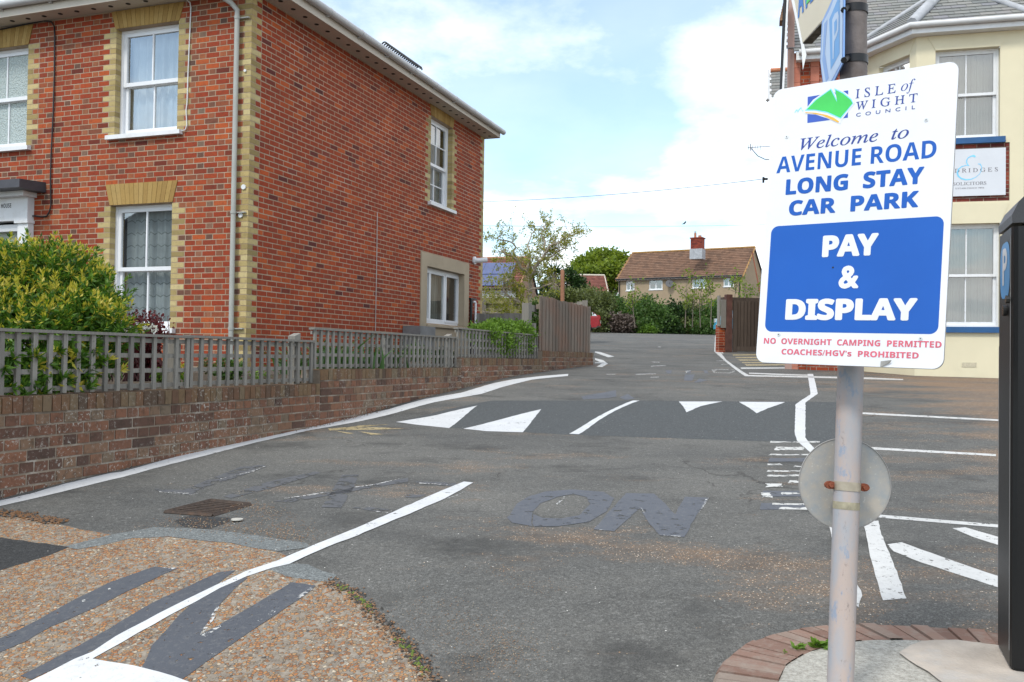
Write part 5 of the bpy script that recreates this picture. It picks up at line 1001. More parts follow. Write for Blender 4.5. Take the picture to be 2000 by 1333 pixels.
G_YB = leaf_mat("bush_green_leaf", [(0, (.030, .085, .012)), (.5, (.075, .17, .018)), (1, (.13, .24, .025))]); Y_YB = leaf_mat("bush_yellow_leaf", [(0, (.30, .32, .03)), (.5, (.48, .43, .045)), (1, (.56, .46, .10))])
# the big variegated bush: whorls of narrow leaves, the young ones yellow
def whorls(lv, P, D, nl, L, Wd, yellow, spreadr=.75):
    for k in range(nl):
        mi = np.where(RNG.random(len(P)) < yellow, 1, 0); lv.put(P - D * L * .25 * RNG.random((len(P), 1)), spread(D, spreadr), RNG.uniform(.65, 1.15, len(P)) * L, RNG.uniform(.8, 1.2, len(P)) * Wd, mi, .15)
bl1 = [bb(40, 566, 7.4, 102, 76), bb(112, 562, 7.3, 76, 72), bb(172, 592, 7.2, 50, 52), bb(-70, 566, 7.5, 120, 98), bb(60, 660, 7.0, 150, 85), bb(150, 655, 7.0, 90, 70), bb(-60, 680, 6.9, 120, 110), bb(166, 562, 7.6, 38, 42)]
t = thing("variegated_bush", (at(70, 700, 7.2).x, 7.2, EZ - .34), "big bush of yellow and green leaves spilling over and through the trellis at the left", "bush"); lv = Leaves()
def shoots(lv, P, D, nl, L, Wd, yel, axis=.10):
    for k in range(nl):
        t = k / (nl - 1); q = P + D * axis * (t - .3); d = nrm(D * (.25 + .9 * t) + nrm(RNG.normal(size=D.shape)) * (1.0 - .35 * t)); y = np.where(RNG.random(len(P)) < yel * (t > .35) * (.55 + .6 * t), 1, 0)
        lv.put(q, d, RNG.uniform(.65, 1.1, len(P)) * L * (1 - .25 * t), RNG.uniform(.8, 1.2, len(P)) * Wd, y, .15)
P, D = blob_pts(bl1, 3000, .80, .55); P = P + D * np.abs(RNG.normal(size=(len(P), 1))) * .045
w = np.array([noise.noise(Vector(x) * 3.2) for x in P]); top = np.clip((D[:, 2] - .10) * .95 + w * .95 + RNG.normal(size=len(D)) * .12, 0.0, .95); D = nrm(D + np.array([0, 0, .35])); shoots(lv, P, D, 17, .066, .0078, top)
P, D = blob_pts(bl1, 2200, .40, .3); shoots(lv, P, D, 8, .075, .009, np.zeros(len(P)))
pp_ = [(60, 690), (100, 720), (130, 745), (70, 740), (150, 700), (175, 725), (200, 695), (120, 690), (30, 700), (165, 745), (90, 760), (218, 710), (45, 765), (10, 720), (140, 675), (185, 680)]
P = np.array([tuple(FWL.P(*FWL.px(x + RNG.normal() * 9, y + RNG.normal() * 9, -.09), -.13 + RNG.uniform(-.09, .06))) for x, y in pp_ * 13]); D = nrm(RNG.normal(size=P.shape) * .6 + np.array([.4, -.6, .3])); whorls(lv, P, D, 10, .075, .010, np.where(RNG.random(len(P)) < .22, .8, .05))
lv.build("foliage", [G_YB, Y_YB], t); m_ = MB(); bp = Vector((at(70, 700, 7.2).x, 7.2, EZ - .34))
for b in bl1: m_.tube([bp, bp.lerp(Vector(b[0]), .5), Vector(b[0])], [.03, .02, .01], 6)
m_.build("stems", [BARK], t)
G_RD = leaf_mat("berberis_leaf", [(0, (.05, .006, .010)), (.6, (.11, .012, .018)), (1, (.17, .025, .03))]); W_FL = leaf_mat("white_petal", [(0, (.7, .7, .68)), (1, (.8, .8, .8))], .2)
t = thing("red_berberis", tuple(at(275, 760, 8.4)), "dark red shrub with upright twigs behind the trellis, below the ground floor window", "shrub"); lv = Leaves(); m_ = MB(); b0 = at(275, 760, 8.4)
for k in range(95):
    s = at(275 + RNG.normal() * 28, 745, 8.4 + RNG.normal() * .15); e = at(278 + RNG.normal() * 30, 640 - abs(RNG.normal()) * 14 if k % 4 else 622 - RNG.random() * 12, 8.4 + RNG.normal() * .15); pts = [s.lerp(e, x) + Vector((math.sin(x * 3 + k) * .03, 0, 0)) for x in (0, .35, .7, 1)]; m_.tube(pts, [.006, .005, .004, .002], 5)
    q = np.array([tuple(s.lerp(e, x)) for x in RNG.uniform(.2, 1, 34)]) + RNG.normal(size=(34, 3)) * .022; lv.put(q, spread(np.tile([[0, 0, .6]], (34, 1)), .8), .034, .010, 0)
lv.build("foliage", [G_RD], t); m_.build("twigs", [plain("red_twig", (.10, .03, .03), .7)], t)
t = thing("white_flowers", tuple(at(270, 700, 8.0)), "small white flowers among the red shrub above the trellis rail", "flowers"); lv = Leaves()
for x in (232, 241, 247, 255, 262, 271, 276, 283, 292, 301, 306, 238, 297, 266):
    q = np.array([tuple(at(x + RNG.normal() * 1.6, 644 + RNG.normal() * 3.5, 8.05)) for _ in range(9)]); lv.put(q, nrm(RNG.normal(size=(9, 3)) + [0, -1, .3]), .03, .010, 0)
lv.build("petals", [W_FL], t)
# garden bed between wall and house, with its small plants
SOIL = plain("garden_soil", (.06, .045, .032), .95, .4, 8, bump=.6, bscale=30)
m_ = MB(); gx = [(-2.6, T1 - .06), (A1 - .05, T1 - .06), (A1 + .05, T2 - .06), (A2 - .05, T2 - .06), (A2 + .05, T3 - .06), (A3, T4 - .12), (A4 - .12, T4 - .10)]
m_.add([FWL.P(a, z, d) for a, z in gx for d in (-.21, -9.5)], [(2 * i, 2 * i + 2, 2 * i + 3, 2 * i + 1) for i in range(len(gx) - 1)]); tag(m_.build("garden_bed", [SOIL]), "dark soil of the front garden behind the wall", kind='structure')
G_BL = leaf_mat("blade_leaf", [(0, (.025, .07, .02)), (1, (.07, .15, .035))]); G_LT = leaf_mat("light_leaf", [(0, (.08, .16, .02)), (.5, (.13, .24, .03)), (1, (.18, .30, .045))]); G_MD = leaf_mat("mid_leaf", [(0, (.035, .08, .018)), (.6, (.07, .14, .03)), (1, (.11, .18, .045))]); G_DK = leaf_mat("dark_leaf", [(0, (.014, .035, .010)), (.6, (.03, .065, .016)), (1, (.05, .10, .024))]); G_OAK = leaf_mat("spring_leaf", [(0, (.08, .13, .016)), (.5, (.16, .22, .024)), (1, (.23, .29, .035))], .45); G_OL = leaf_mat("olive_leaf", [(0, (.07, .09, .03)), (1, (.15, .18, .06))]); G_RB = leaf_mat("robinia_leaf", [(0, (.16, .20, .025)), (.5, (.27, .30, .035)), (1, (.36, .34, .05))], .5); DEADL = leaf_mat("dead_twig_leaf", [(0, (.07, .05, .04)), (1, (.17, .13, .11))], .1)
def blades(px_, Y, zb, n, h, label, spreadx=.12):
    b = at(px_, 700, Y); b.z = zb; t = thing("iris_clump", tuple(b), label, "plant", "green strap-leaved clumps behind the trellis"); m_ = MB()
    for k in range(n):
        s = b + Vector((RNG.normal() * spreadx, RNG.normal() * spreadx, 0)); hh = h * RNG.uniform(.6, 1.1); dx_, dy_ = RNG.normal() * .12, RNG.normal() * .1; w = Vector((RNG.uniform(.010, .016), 0, 0))
        p1 = s + Vector((dx_ * .4, dy_ * .4, hh * .6)); p2 = s + Vector((dx_ * 1.6, dy_ * 1.6, hh)); m_.add([s - w, s + w, p1 + w, p1 - w, p2], [(0, 1, 2, 3), (3, 2, 4)])
    m_.build("leaves", [G_BL], t)
blades(571, 9.3, EZ - .34, 46, .44, "tall green strap leaves behind the grey trellis beside its end post", .07); blades(652, 9.9, EZ - .2, 55, .42, "strap-leaved clump at the left end of the long trellis panel", .10); blades(695, 10.2, EZ - .2, 40, .36, "thinner strap-leaved clump behind the middle of the long trellis panel", .12); blades(745, 10.8, EZ - .2, 60, .38, "wide strap-leaved clump behind the long trellis panel below the grey cable", .12)
def lowplant(px_, py_, Y, w, h, mat, label, L=.05, n=220): return bush("garden_plant", [bb(px_, py_, Y, w, h)], n, L, L * .33, mat, label, "plant", 2, .9, .006, .2)
lowplant(447, 722, 8.8, 26, 20, G_MD, "leafy rose plant behind the trellis below the yellow corner bricks"); lowplant(405, 712, 8.6, 14, 18, G_OL, "thin olive plant behind the trellis left of the rainwater pipe", .035, 90); lowplant(330, 735, 8.2, 30, 12, G_LT, "low pale green plant behind the trellis below the sill", .04); lowplant(350, 722, 8.3, 12, 10, Y_YB, "small yellow-leaved plant behind the trellis", .04, 60); lowplant(505, 735, 9.0, 16, 10, G_LT, "small bright weed behind the trellis near its post", .03, 80); lowplant(815, 690, 11.9, 26, 16, G_MD, "leafy plant below the grey meter box", .05); lowplant(865, 695, 12.4, 22, 12, G_DK, "dark low plant behind the trellis under the casement window", .05)
cb_ = [bb(945, 650, 13.6, 34, 18, 34), bb(975, 645, 14.4, 36, 19, 36), bb(1010, 648, 15.3, 34, 20, 34), bb(1036, 654, 16.0, 22, 17, 26), bb(965, 668, 14.2, 36, 20, 30), bb(1005, 672, 15.2, 36, 20, 26)]
t = bush("clipped_shrub", cb_, 3600, .05, .014, G_LT, "bright green clipped shrub growing over and through the far trellis panel", "shrub", 3, .7, .012, .5)
lv = Leaves(); q = np.array([tuple(FWL.P(*FWL.px(992 + RNG.normal() * 17, 674 + RNG.normal() * 12, -.09), -.09 + RNG.uniform(-.07, .05))) for _ in range(560)]); lv.put(q, nrm(RNG.normal(size=q.shape) + [.3, -.4, .2]), .045, .013, 0); lv.build("trailing_foliage", [G_LT], t)
bush("dark_shrub", [bb(1046, 622, 16.5, 16, 34), bb(1056, 650, 16.6, 12, 30), bb(1044, 650, 16.2, 14, 30)], 900, .06, .017, G_MD, "mid green shrub around the grey post beside the board fence", "shrub", 2, .8, .01)
# the thin twisted tree behind the house
TY = 24.0
rt = thing("twisted_tree", tuple(at(1037, 640, TY)), "small contorted tree with pale twisting limbs and sparse yellow-green leaves", "tree"); m_ = MB(); lv = Leaves()
limbs = [([(1038, 645), (1038, 612), (1036, 600), (1034, 582), (1036, 566), (1035, 552), (1038, 542), (1036, 532)], .07), ([(1036, 608), (1026, 600), (1018, 592), (1006, 586), (997, 582), (988, 577), (983, 566), (985, 556), (990, 548)], .045), ([(1036, 540), (1028, 530), (1018, 525), (1013, 512), (1006, 506), (998, 500), (990, 498), (978, 492)], .045), ([(1037, 536), (1044, 522), (1052, 514), (1060, 504), (1066, 494), (1072, 484), (1078, 478)], .05), ([(1052, 514), (1066, 506), (1080, 500), (1092, 490), (1102, 486)], .03), ([(1036, 566), (1048, 564), (1060, 560), (1072, 556), (1080, 552)], .03), ([(1034, 568), (1022, 562), (1010, 556), (1000, 552)], .022), ([(1066, 494), (1062, 482), (1064, 470), (1058, 460), (1062, 450), (1066, 440)], .03), ([(1078, 478), (1092, 474), (1104, 466), (1116, 462), (1128, 456)], .028), ([(1013, 512), (1004, 496), (1008, 484), (1000, 474), (986, 470), (970, 466)], .03), ([(1030, 528), (1032, 508), (1036, 494), (1030, 480), (1036, 466), (1044, 452)], .03), ([(985, 580), (972, 578), (962, 582), (950, 580)], .018), ([(1006, 590), (1004, 602), (1006, 614), (1004, 622)], .016), ([(948, 610), (966, 612), (980, 612), (996, 618), (1004, 622)], .018)]
wig = lambda s: Vector((RNG.normal(), RNG.normal(), RNG.normal())) * s
def twig(p, d, L, r, depth):
    n = max(3, int(L / .07)); pts = [p]; 
    for i in range(n): d = (d + wig(.42) + Vector((0, 0, .03))).normalized(); p = p + d * (L / n); pts.append(p)
    m_.tube(pts, [r * (1 - .75 * i / n) for i in range(n + 1)], 5, caps=False)
    for i, q in enumerate(pts[1:]):
        if depth > 0 and RNG.random() < .40: twig(q, (d + wig(.9)).normalized(), L * RNG.uniform(.35, .7), r * .55, depth - 1)
    if depth <= 1:
        k = int(RNG.integers(4, 13)); s = np.array([tuple(pts[int(RNG.integers(max(1, n // 3), n + 1))]) for _ in range(k)]) + RNG.normal(size=(k, 3)) * .022; lv.put(s, nrm(RNG.normal(size=(k, 3)) + [0, 0, -.2]), RNG.uniform(.04, .075, k), RNG.uniform(.012, .020, k), 0)
for pts, r in limbs:
    y0 = TY + RNG.normal() * .25; w = [at(x, y, TY + (y0 - TY) * i / len(pts)) for i, (x, y) in enumerate(pts)]; pl = []
    for a, b in zip(w[:-1], w[1:]): pl += [a, a.lerp(b, .5) + wig(.018)]
    pl.append(w[-1]); m_.tube(pl, [r * (1 - .55 * i / len(pl)) for i in range(len(pl))], 7)
    for i in range(len(w)):
        if r < .06 and w[i].z > EZ + 1.1 or i > 5:
            for _ in range(2 if i < len(w) - 1 else 5):
                if RNG.random() < .8: twig(w[i], ((w[i] - w[max(i - 1, 0)]).normalized() * .6 + wig(.7) + Vector((0, 0, .25))).normalized(), RNG.uniform(.3, .75), .009, 2)
m_.build("branches", [PBARK], rt); lv.build("foliage", [G_RB], rt)
# olive fence behind the tree
of = thing("olive_fence", tuple(at(992, 690, 25.5)), "greenish board fence with a top rail behind the twisted tree", "fence"); o0, o1 = at(946, 590, 25.5), at(1062, 586, 25.5); FO = Fr((o0.x, o0.y, 0), (o1 - o0) * Vector((1, 1, 0)), (0, -1, 0)); LO = (o1 - o0).length; m_ = MB(); x = 0; i = 0
while x < LO: w = RNG.uniform(.13, .17); m_.fbox(FO, x, x + w - .006, EZ - .2, at(990, 589, 25.5).z + RNG.uniform(-.01, .01), -.02, .004 + (i % 2) * .012); x += w * .97; i += 1
m_.build("boards", [OLVW], of); m_ = MB(); zt = at(990, 583, 25.5).z; m_.fbox(FO, -.1, LO, zt - .16, zt, .03, .09); m_.build("top_rail", [OLVW], of); m_ = MB(); m_.fbox(FO, -.06, .05, EZ - .2, at(950, 588, 25.5).z, .10, .2); m_.build("post", [GREYW], of)
m_ = MB(); p = at(1098.5, 640, 23); m_.tube([p, at(1098.5, 530, 23), at(1098.5, 527, 23)], [.052, .05, .03], 12); solo(m_, "timber_post", [plain("orange_brown_timber", (.27, .13, .075), .8, .2, 6)], "round orange-brown timber post above the board fence", "post")
# palm
pt = thing("cabbage_palm", tuple(at(1083, 640, 34)), "dark spiky palm with a shaggy brown trunk behind the timber post", "tree"); m_ = MB(); m_.tube([at(1083, 640, 34), at(1084, 560, 34), at(1082, 535, 34)], [.16, .13, .10], 8); m_.build("trunk", [BARK], pt); lv = Leaves()
for (x, y, n, L) in ((1082, 532, 150, .62), (1063, 556, 70, .45)):
    c_ = np.array([tuple(at(x, y, 34))]).repeat(n, 0); d = nrm(RNG.normal(size=(n, 3)) * [1, 1, .55] + [0, 0, .30]); lv.put(c_, d, RNG.uniform(.6, 1, n) * L, .022, 0, .3)
n = 260; c_ = np.array([tuple(at(1088 + RNG.normal() * 7, 566 + RNG.normal() * 12, 34)) for _ in range(n)]); lv.put(c_, nrm(RNG.normal(size=(n, 3)) * .3 + [0, 0, -1]), .4, .03, 1); lv.build("fronds", [G_DK, DEADL], pt)
# oak beyond
def tree(name, blobs, n, L, Wd, mat, label, base, trunk_r, per=3, lo=.55, cat="tree"):
    t = thing(name, base, label, cat); lv = Leaves(); P, D = blob_pts(blobs, n, lo, .2)
    for k in range(per): lv.put(P + RNG.normal(size=P.shape) * L * .7, spread(D, .8), RNG.uniform(.6, 1.2, len(P)) * L, RNG.uniform(.7, 1.2, len(P)) * Wd, 0)
    lv.build("crown", [mat], t); m_ = MB(); b = Vector(base)
    for c_, r_ in blobs: c_ = Vector(c_); m_.tube([b, b.lerp(c_, .45) + Vector((0, 0, .1 * (c_ - b).length)), c_], [trunk_r, trunk_r * .6, trunk_r * .15], 7)
    m_.build("trunk", [BARK], t); return t
ob = [bb(x, y, 105 + d, w, h) for x, y, d, w, h in ((1150, 520, 0, 26, 18), (1180, 508, 2, 30, 18), (1210, 518, 0, 22, 20), (1130, 540, -2, 22, 15), (1165, 540, -3, 30, 18), (1205, 545, -2, 26, 16), (1225, 535, 2, 14, 16), (1192, 530, -4, 22, 15), (1140, 526, 3, 18, 14))]
tree("oak_tree", ob, 5200, .42, .16, G_OAK, "large round spring-green oak standing beyond the red roof", tuple(at(1175, 640, 105)), .45)
hb_ = lambda x, y, Y, w, h: bb(x, y, Y, w, h, w * .8)
def hedge(name, blobs, n, mat, label, L=.15, per=3, cat="bush", lo=.45): return bush(name, blobs, n, L, L * .38, mat, label, cat, per, .85, .04, lo)
hedge("dark_conifer", [hb_(1112, 560, 60, 22, 40), hb_(1130, 575, 60, 20, 34), hb_(1072, 575, 60, 20, 30)], 1500, G_DK, "dark evergreen shrubs behind the palm and the timber post", .2)
hedge("hedge_bush", [hb_(1120, 590, 32, 34, 24), hb_(1085, 592, 32, 24, 22), hb_(1148, 590, 33, 18, 26)], 1700, G_OL, "loose olive-green bush rising behind the brown board fence", .11)
hedge("hedge_bush", [hb_(1176, 600, 54, 28, 34), hb_(1150, 590, 55, 30, 30), hb_(1168, 630, 53, 26, 26)], 2000, G_OL, "twiggy yellowish green bush between the red car and the board fence", .15)
hedge("hedge_bush", [hb_(1262, 606, 55, 34, 30), hb_(1238, 622, 54, 30, 34), hb_(1285, 626, 54, 34, 32), hb_(1255, 640, 53.5, 40, 20)], 2600, G_MD, "largest mid green bush below the tan house", .16)
hedge("hedge_bush", [hb_(1318, 622, 55, 30, 32), hb_(1306, 642, 54, 32, 18)], 1700, G_DK, "dark green bush in the middle of the hedge row", .16)
hedge("hedge_bush", [hb_(1350, 620, 56, 26, 30), hb_(1338, 642, 54.5, 26, 18)], 1500, G_OL, "twiggy bush below the tan house's right-hand windows", .15)
hedge("hedge_bush", [hb_(1385, 622, 55, 32, 32), hb_(1402, 610, 56, 24, 24), hb_(1378, 642, 54, 36, 18), hb_(1425, 620, 57, 30, 30)], 2400, G_MD, "leafy bush against the dark gate, above the blue car", .15)
hedge("hedge_bush", [hb_(1208, 610, 57, 20, 30), hb_(1192, 596, 58, 20, 24), hb_(1196, 636, 56, 28, 20)], 1500, G_MD, "narrow green bush behind the dead bush", .15)
hedge("dead_bush", [hb_(1214, 634, 53, 26, 18), hb_(1196, 626, 53, 14, 12)], 1100, DEADL, "brown dead bush at the foot of the hedge", .16, 3, "bush", .2)
hedge("young_shrub", [hb_(1265, 647, 52.8, 16, 9)], 350, G_LT, "small bright shrub at the edge of the car park", .14)
def sapling(px_, py0, py1, Y, label, n=70):
    t = thing("sapling", tuple(at(px_, py1, Y)), label, "sapling", "thin saplings in front of the tan house"); m_ = MB(); lv = Leaves(); a, b = at(px_, py1, Y), at(px_ + RNG.normal() * 4, py0, Y); m_.tube([a, a.lerp(b, .5) + wig(.1), b], [.03, .02, .008], 5)
    for k in range(14):
        s = a.lerp(b, RNG.uniform(.35, 1)); e = s + Vector((RNG.normal() * .4, RNG.normal() * .3, RNG.uniform(.2, .8))); m_.tube([s, e], [.012, .005], 4); q = np.array([tuple(s.lerp(e, x)) for x in RNG.uniform(.3, 1.05, n // 10)]) + RNG.normal(size=(n // 10, 3)) * .07; lv.put(q, nrm(RNG.normal(size=q.shape)), .17, .05, 0)
    m_.build("stem", [BARK], t); lv.build("foliage", [G_OAK], t)
for x, y0, l in ((1240, 556, "left of the tan house's second window"), (1338, 548, "standing highest before the tan house's third window"), (1352, 540, "just right of the tallest sapling"), (1368, 552, "right of the tan house's third window"), (1388, 545, "before the rendered wall between two windows"), (1438, 545, "in front of the tan house's corner, by the dark gate"), (1450, 552, "above the dark gate"), (1475, 560, "at the left edge of the white sign")): sapling(x, y0, 640, 50 + RNG.uniform(-1, 1), "thin leafy sapling " + l, 90)

# ------------------------------------------------------------------ far houses
TILE = brick_mat("brown_roof_tile", [(0, (.10, .062, .044)), (.5, (.14, .082, .055)), (1, (.165, .10, .068))], damt=.35, dark=(.09, .06, .045)); RTILE = brick_mat("red_roof_tile", [(0, (.12, .045, .036)), (1, (.18, .070, .054))], damt=.3); LICH = plain("lichened_tile_edge", (.33, .19, .07), .9, .3, 5); TAN = plain("tan_pebbledash", (.31, .235, .155), .9, .08, 2, bump=.4, bscale=40); WREND = plain("white_render", (.68, .67, .64), .85, .05, 2); OCH = plain("ochre_wall", (.42, .24, .10), .85, .1, 3)
def gable_house(name, label, cl, cr, Y, eave_py, ridge_h, depth, az, wallm, roofm, wins, base_z, verge=None, cw=.34, ch=.30, ov=.3, gutter=True):
    a = at(cl, eave_py, Y) if False else None
    e = at(cr, eave_py, Y); ex = Vector((math.cos(az), math.sin(az), 0)); en = Vector((ex.y, -ex.x, 0)); fr0 = Fr((e.x, e.y, 0), ex, en); al = fr0.px(cl, eave_py)[0]; ez_ = e.z
    t = thing(name, fr0.P(al / 2, base_z), label, "house"); fr = fr0; m_ = MB(); half = depth / 2; pt = math.atan2(ridge_h, half)
    ops = []
    for (wx0, wx1, wy0, wy1) in wins: o_ = rect(fr, [(wx0, (wy0 + wy1) / 2)], [(wx1, (wy0 + wy1) / 2)], [((wx0 + wx1) / 2, wy0)], [((wx0 + wx1) / 2, wy1)]); ops.append(o_)
    panels(m_, fr, al, 0, base_z, ez_, ops, 0, 0, .12)
    for a_ in (0, al): m_.poly([fr.P(a_, base_z, 0), fr.P(a_, base_z, -depth), fr.P(a_, ez_, -depth), fr.P(a_, ez_ + ridge_h, -half), fr.P(a_, ez_, 0)])
    m_.poly([fr.P(al, base_z, -depth), fr.P(0, base_z, -depth), fr.P(0, ez_, -depth), fr.P(al, ez_, -depth)]); m_.build("wall", [wallm], t)
    rl = math.hypot(half + ov, ridge_h + ov * ridge_h / half); rfm = Fr(Vector((0, 0, ez_ - ov * math.tan(pt))) + fr.o + fr.en * ov, fr.ex, fr.en * math.sin(pt) + Vector((0, 0, math.cos(pt))), -fr.en * math.cos(pt) + Vector((0, 0, math.sin(pt))))
    m_ = MB(); slates(m_, rfm, [(al - .15, 0), (.15, 0), (.15, rl), (al - .15, rl)], cw, ch, .03)
    bk = [fr.P(al - .15, ez_ + ridge_h, -half), fr.P(.15, ez_ + ridge_h, -half), fr.P(.15, ez_ - .2, -depth - ov), fr.P(al - .15, ez_ - .2, -depth - ov)]; m_.poly(bk, 1); r_ = m_.build("roof", [roofm, SLATE_D], t)
    if verge:
        m_ = MB(); m_.tube([rfm.P(al - .15, rl, .03), rfm.P(.15, rl, .03)], .10, 6)
        for a_ in (al - .15, .15): m_.tube([rfm.P(a_, 0, .0), rfm.P(a_, rl, .0)], .07, 4, smooth=False)
        m_.build("ridge_and_verge", [verge], r_)
    if gutter: m_ = MB(); m_.fbox(fr, al - .1, .1, ez_ - .24, ez_ - .06, ov - .06, ov - .03, 0); m_.build("fascia", [WOODW], t); m_ = MB(); m_.tube([fr.P(al - .15, ez_ - .08, ov + .03), fr.P(.15, ez_ - .08, ov + .03)], .06, 6); m_.build("gutter", [BLK], t)
    for o_ in ops:
        m_ = MB(); a0, a1, h0, h1 = o_; f_ = .09; D = -.04; m_.fbox(fr, a0, a0 + f_, h0, h1, D - .06, D); m_.fbox(fr, a1 - f_, a1, h0, h1, D - .06, D); m_.fbox(fr, a0 + f_, a1 - f_, h0, h0 + f_, D - .06, D); m_.fbox(fr, a0 + f_, a1 - f_, h1 - f_, h1, D - .06, D); m_.fbox(fr, (a0 + a1) / 2 - .05, (a0 + a1) / 2 + .05, h0 + f_, h1 - f_, D - .06, D - .002)
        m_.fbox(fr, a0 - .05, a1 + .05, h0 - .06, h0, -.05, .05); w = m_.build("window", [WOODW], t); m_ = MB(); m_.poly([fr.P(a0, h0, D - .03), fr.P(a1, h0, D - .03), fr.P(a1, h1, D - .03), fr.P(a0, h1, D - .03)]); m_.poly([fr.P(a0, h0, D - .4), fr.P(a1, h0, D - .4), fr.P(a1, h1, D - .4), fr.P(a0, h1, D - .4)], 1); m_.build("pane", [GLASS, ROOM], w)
    return t, fr, al, ez_, rfm, rl, r_
t, fr, al, ez_, rfm, rl, r_ = gable_house("tan_house", "long tan pebbledashed house with a brown tiled roof, above the hedge", 1208, 1449, 78, 537, 2.75, 7.2, -R(30), TAN, TILE, [(1223, 1239, 549, 568), (1268, 1294, 546, 566), (1352, 1380, 541, 563), (1413, 1433, 539, 560)], EZ + 1.4, LICH)
m_ = MB(); cp = at(1359, 480, 80); fc_ = Fr((cp.x, cp.y, 0), fr.ex, fr.en); b = rect(fc_, [(1348.5, 475)], [(1370.5, 475)], [(1359, 466)], [(1359, 484)]); bricks(m_, fc_, b[0], b[1], b[2] - .3, b[3], (), 'stretcher', (None, None), 0, 0, 0); m_.fbox(fc_, b[0] + .01, b[1] - .01, b[2] - .3, b[3], -.85, -.005, 1); m_.fbox(fc_, b[0] - .06, b[1] + .06, b[3], b[3] + .1, -.9, .05, 0); m_.fbox(fc_, b[0] - .05, b[1] + .05, b[2] - 1.0, b[2] - .1, -.9, .04, 2)
m_.build("chimney", [DRED, DRED, LEAD], r_); m_ = MB(); m_.tube([fc_.P(b[0] + .3, b[3] + .1, -.4), fc_.P(b[0] + .3, b[3] + .52, -.4)], .11, 10); m_.tube([fc_.P(b[0] + .72, b[3] + .1, -.4), fc_.P(b[0] + .72, b[3] + .3, -.4)], .15, 10); m_.tube([fc_.P(b[0] + .3, b[3] + .52, -.4), fc_.P(b[0] + .3, b[3] + .68, -.4)], .09, 10, 1); m_.build("chimney_pots", [plain("terracotta_pot", (.38, .17, .10), .85), LEAD], r_)
m_ = MB(); a, h = fr.px(1310.5, 555); c_ = fr.P(a, h, .35); m_.disc(c_, fr.en + Vector((.4, 0, .4)), .36, 20, 0, .04); m_.tube([c_, fr.P(a + .2, h - .25, 0)], .03, 6); m_.tube([c_, c_ + fr.en * .35 + Vector((.15, 0, .1))], .02, 5); m_.build("satellite_dish", [plain("dark_dish", (.08, .08, .085), .6)], t)
for x in (1208.6, 1447): m_ = MB(); a, h = fr.px(x, 548); m_.tube([fr.P(a + (.1 if x < 1300 else -.1), ez_ - .1, .1), fr.P(a + (.1 if x < 1300 else -.1), EZ + 1.6, .1)], .05, 6); m_.build("downpipe", [BLK], t)
m_ = MB(); m_.tube([at(1469, 492, 60), at(1486, 580, 60)], .045, 6); solo(m_, "rusty_pole", [plain("rust_red_pole", (.25, .09, .05), .8, .2, 6)], "thin rusty leaning pole in front of the tan house's gable", "pole")
t2, fr2, al2, ez2, rfm2, rl2, r2 = gable_house("solar_house", "white house with blue solar panels on its roof, behind the twisted tree", 905, 1010, 52, 562, 2.0, 6.0, -R(12), WREND, RTILE, [(982, 996, 566, 582)], EZ + .8, plain("orange_verge", (.36, .19, .12), .85, .15, 5))
m_ = MB(); a0 = rfm2.px(935, 530)[0]; a1 = rfm2.px(1004, 530)[0]; pw = .62
for j, (hA, hB) in enumerate(((.40, 1.72), (1.80, 3.2))):
    x = a1
    while x > al2: m_.fbox(rfm2, x - pw + .015, x, hA, hB, .08, .12); x -= pw
SOL = NT("solar_cell"); SOL.set(rough=.18, spec=.6); SOL.base(SOL.ramp(SOL.noise(3, 3), [(.3, (.018, .035, .12)), (.7, (.035, .065, .20))])); m_.build("solar_panels", [SOL.mat], r2)
m_ = MB(); m_.poly([fr2.P(.02, EZ + .8, .0), fr2.P(.02, EZ + .8, -6), fr2.P(.02, ez2 - .05, -6), fr2.P(.02, ez2 + 2.25, -3), fr2.P(.02, ez2 - .05, 0)]); m_.build("tile_hung_gable", [brick_mat("hung_tile", [(0, (.26, .17, .12)), (1, (.32, .21, .15))])], t2)
gable_house("red_roofed_house", "low red tiled roof with a pale verge between the oak and the tan house", 1118, 1188, 88, 584, 2.6, 8.0, R(2), OCH, RTILE, [], EZ + 1.2, plain("pale_verge", (.50, .46, .38), .8), gutter=False)
# dark gate and brick pier at the right
gy = 26.5; DG = thing("dark_gate", tuple(gpt(1455, 686)), "dark weathered plank gate beside the far brick pier", "gate"); FG = Fr(at(1427, 700, gy) * Vector((1, 1, 0)), (.985, .17, 0), (.17, -.985, 0)); zb = gz(FG.P(.5, 0)); m_ = MB(); g0, g1 = FG.px(1432, 640)[0], FG.px(1484, 640)[0] + 1.6; ztp = FG.px(1450, 588)[1]; x = g0
while x < g1: w = RNG.uniform(.075, .1); m_.fbox(FG, x, x + w, zb + .05, ztp, -.02, RNG.uniform(.0, .02)); x += w + .02
m_.fbox(FG, g0, g1, zb + .05, ztp, -.05, -.025); m_.build("planks", [DRKW], DG); m_ = MB(); m_.fbox(FG, g0 - .02, g0 + .1, zb, ztp, .025, .06); m_.fbox(FG, g0 + .1, g1, zb + .02, zb + .17, .025, .05); m_.build("frame", [DRKW], DG)
m_ = MB(); m_.fbox(FG, g0 - .05, g1, ztp + .01, ztp + .14, -.9, -.6); m_.build("coping", [DRKW], DG); m_ = MB(); m_.fbox(FG, g0 - .24, g0 - .06, zb, FG.px(1426, 576)[1], -.10, .08); m_.build("post", [plain("red_brown_post", (.10, .045, .035), .8, .3, 6)], DG)
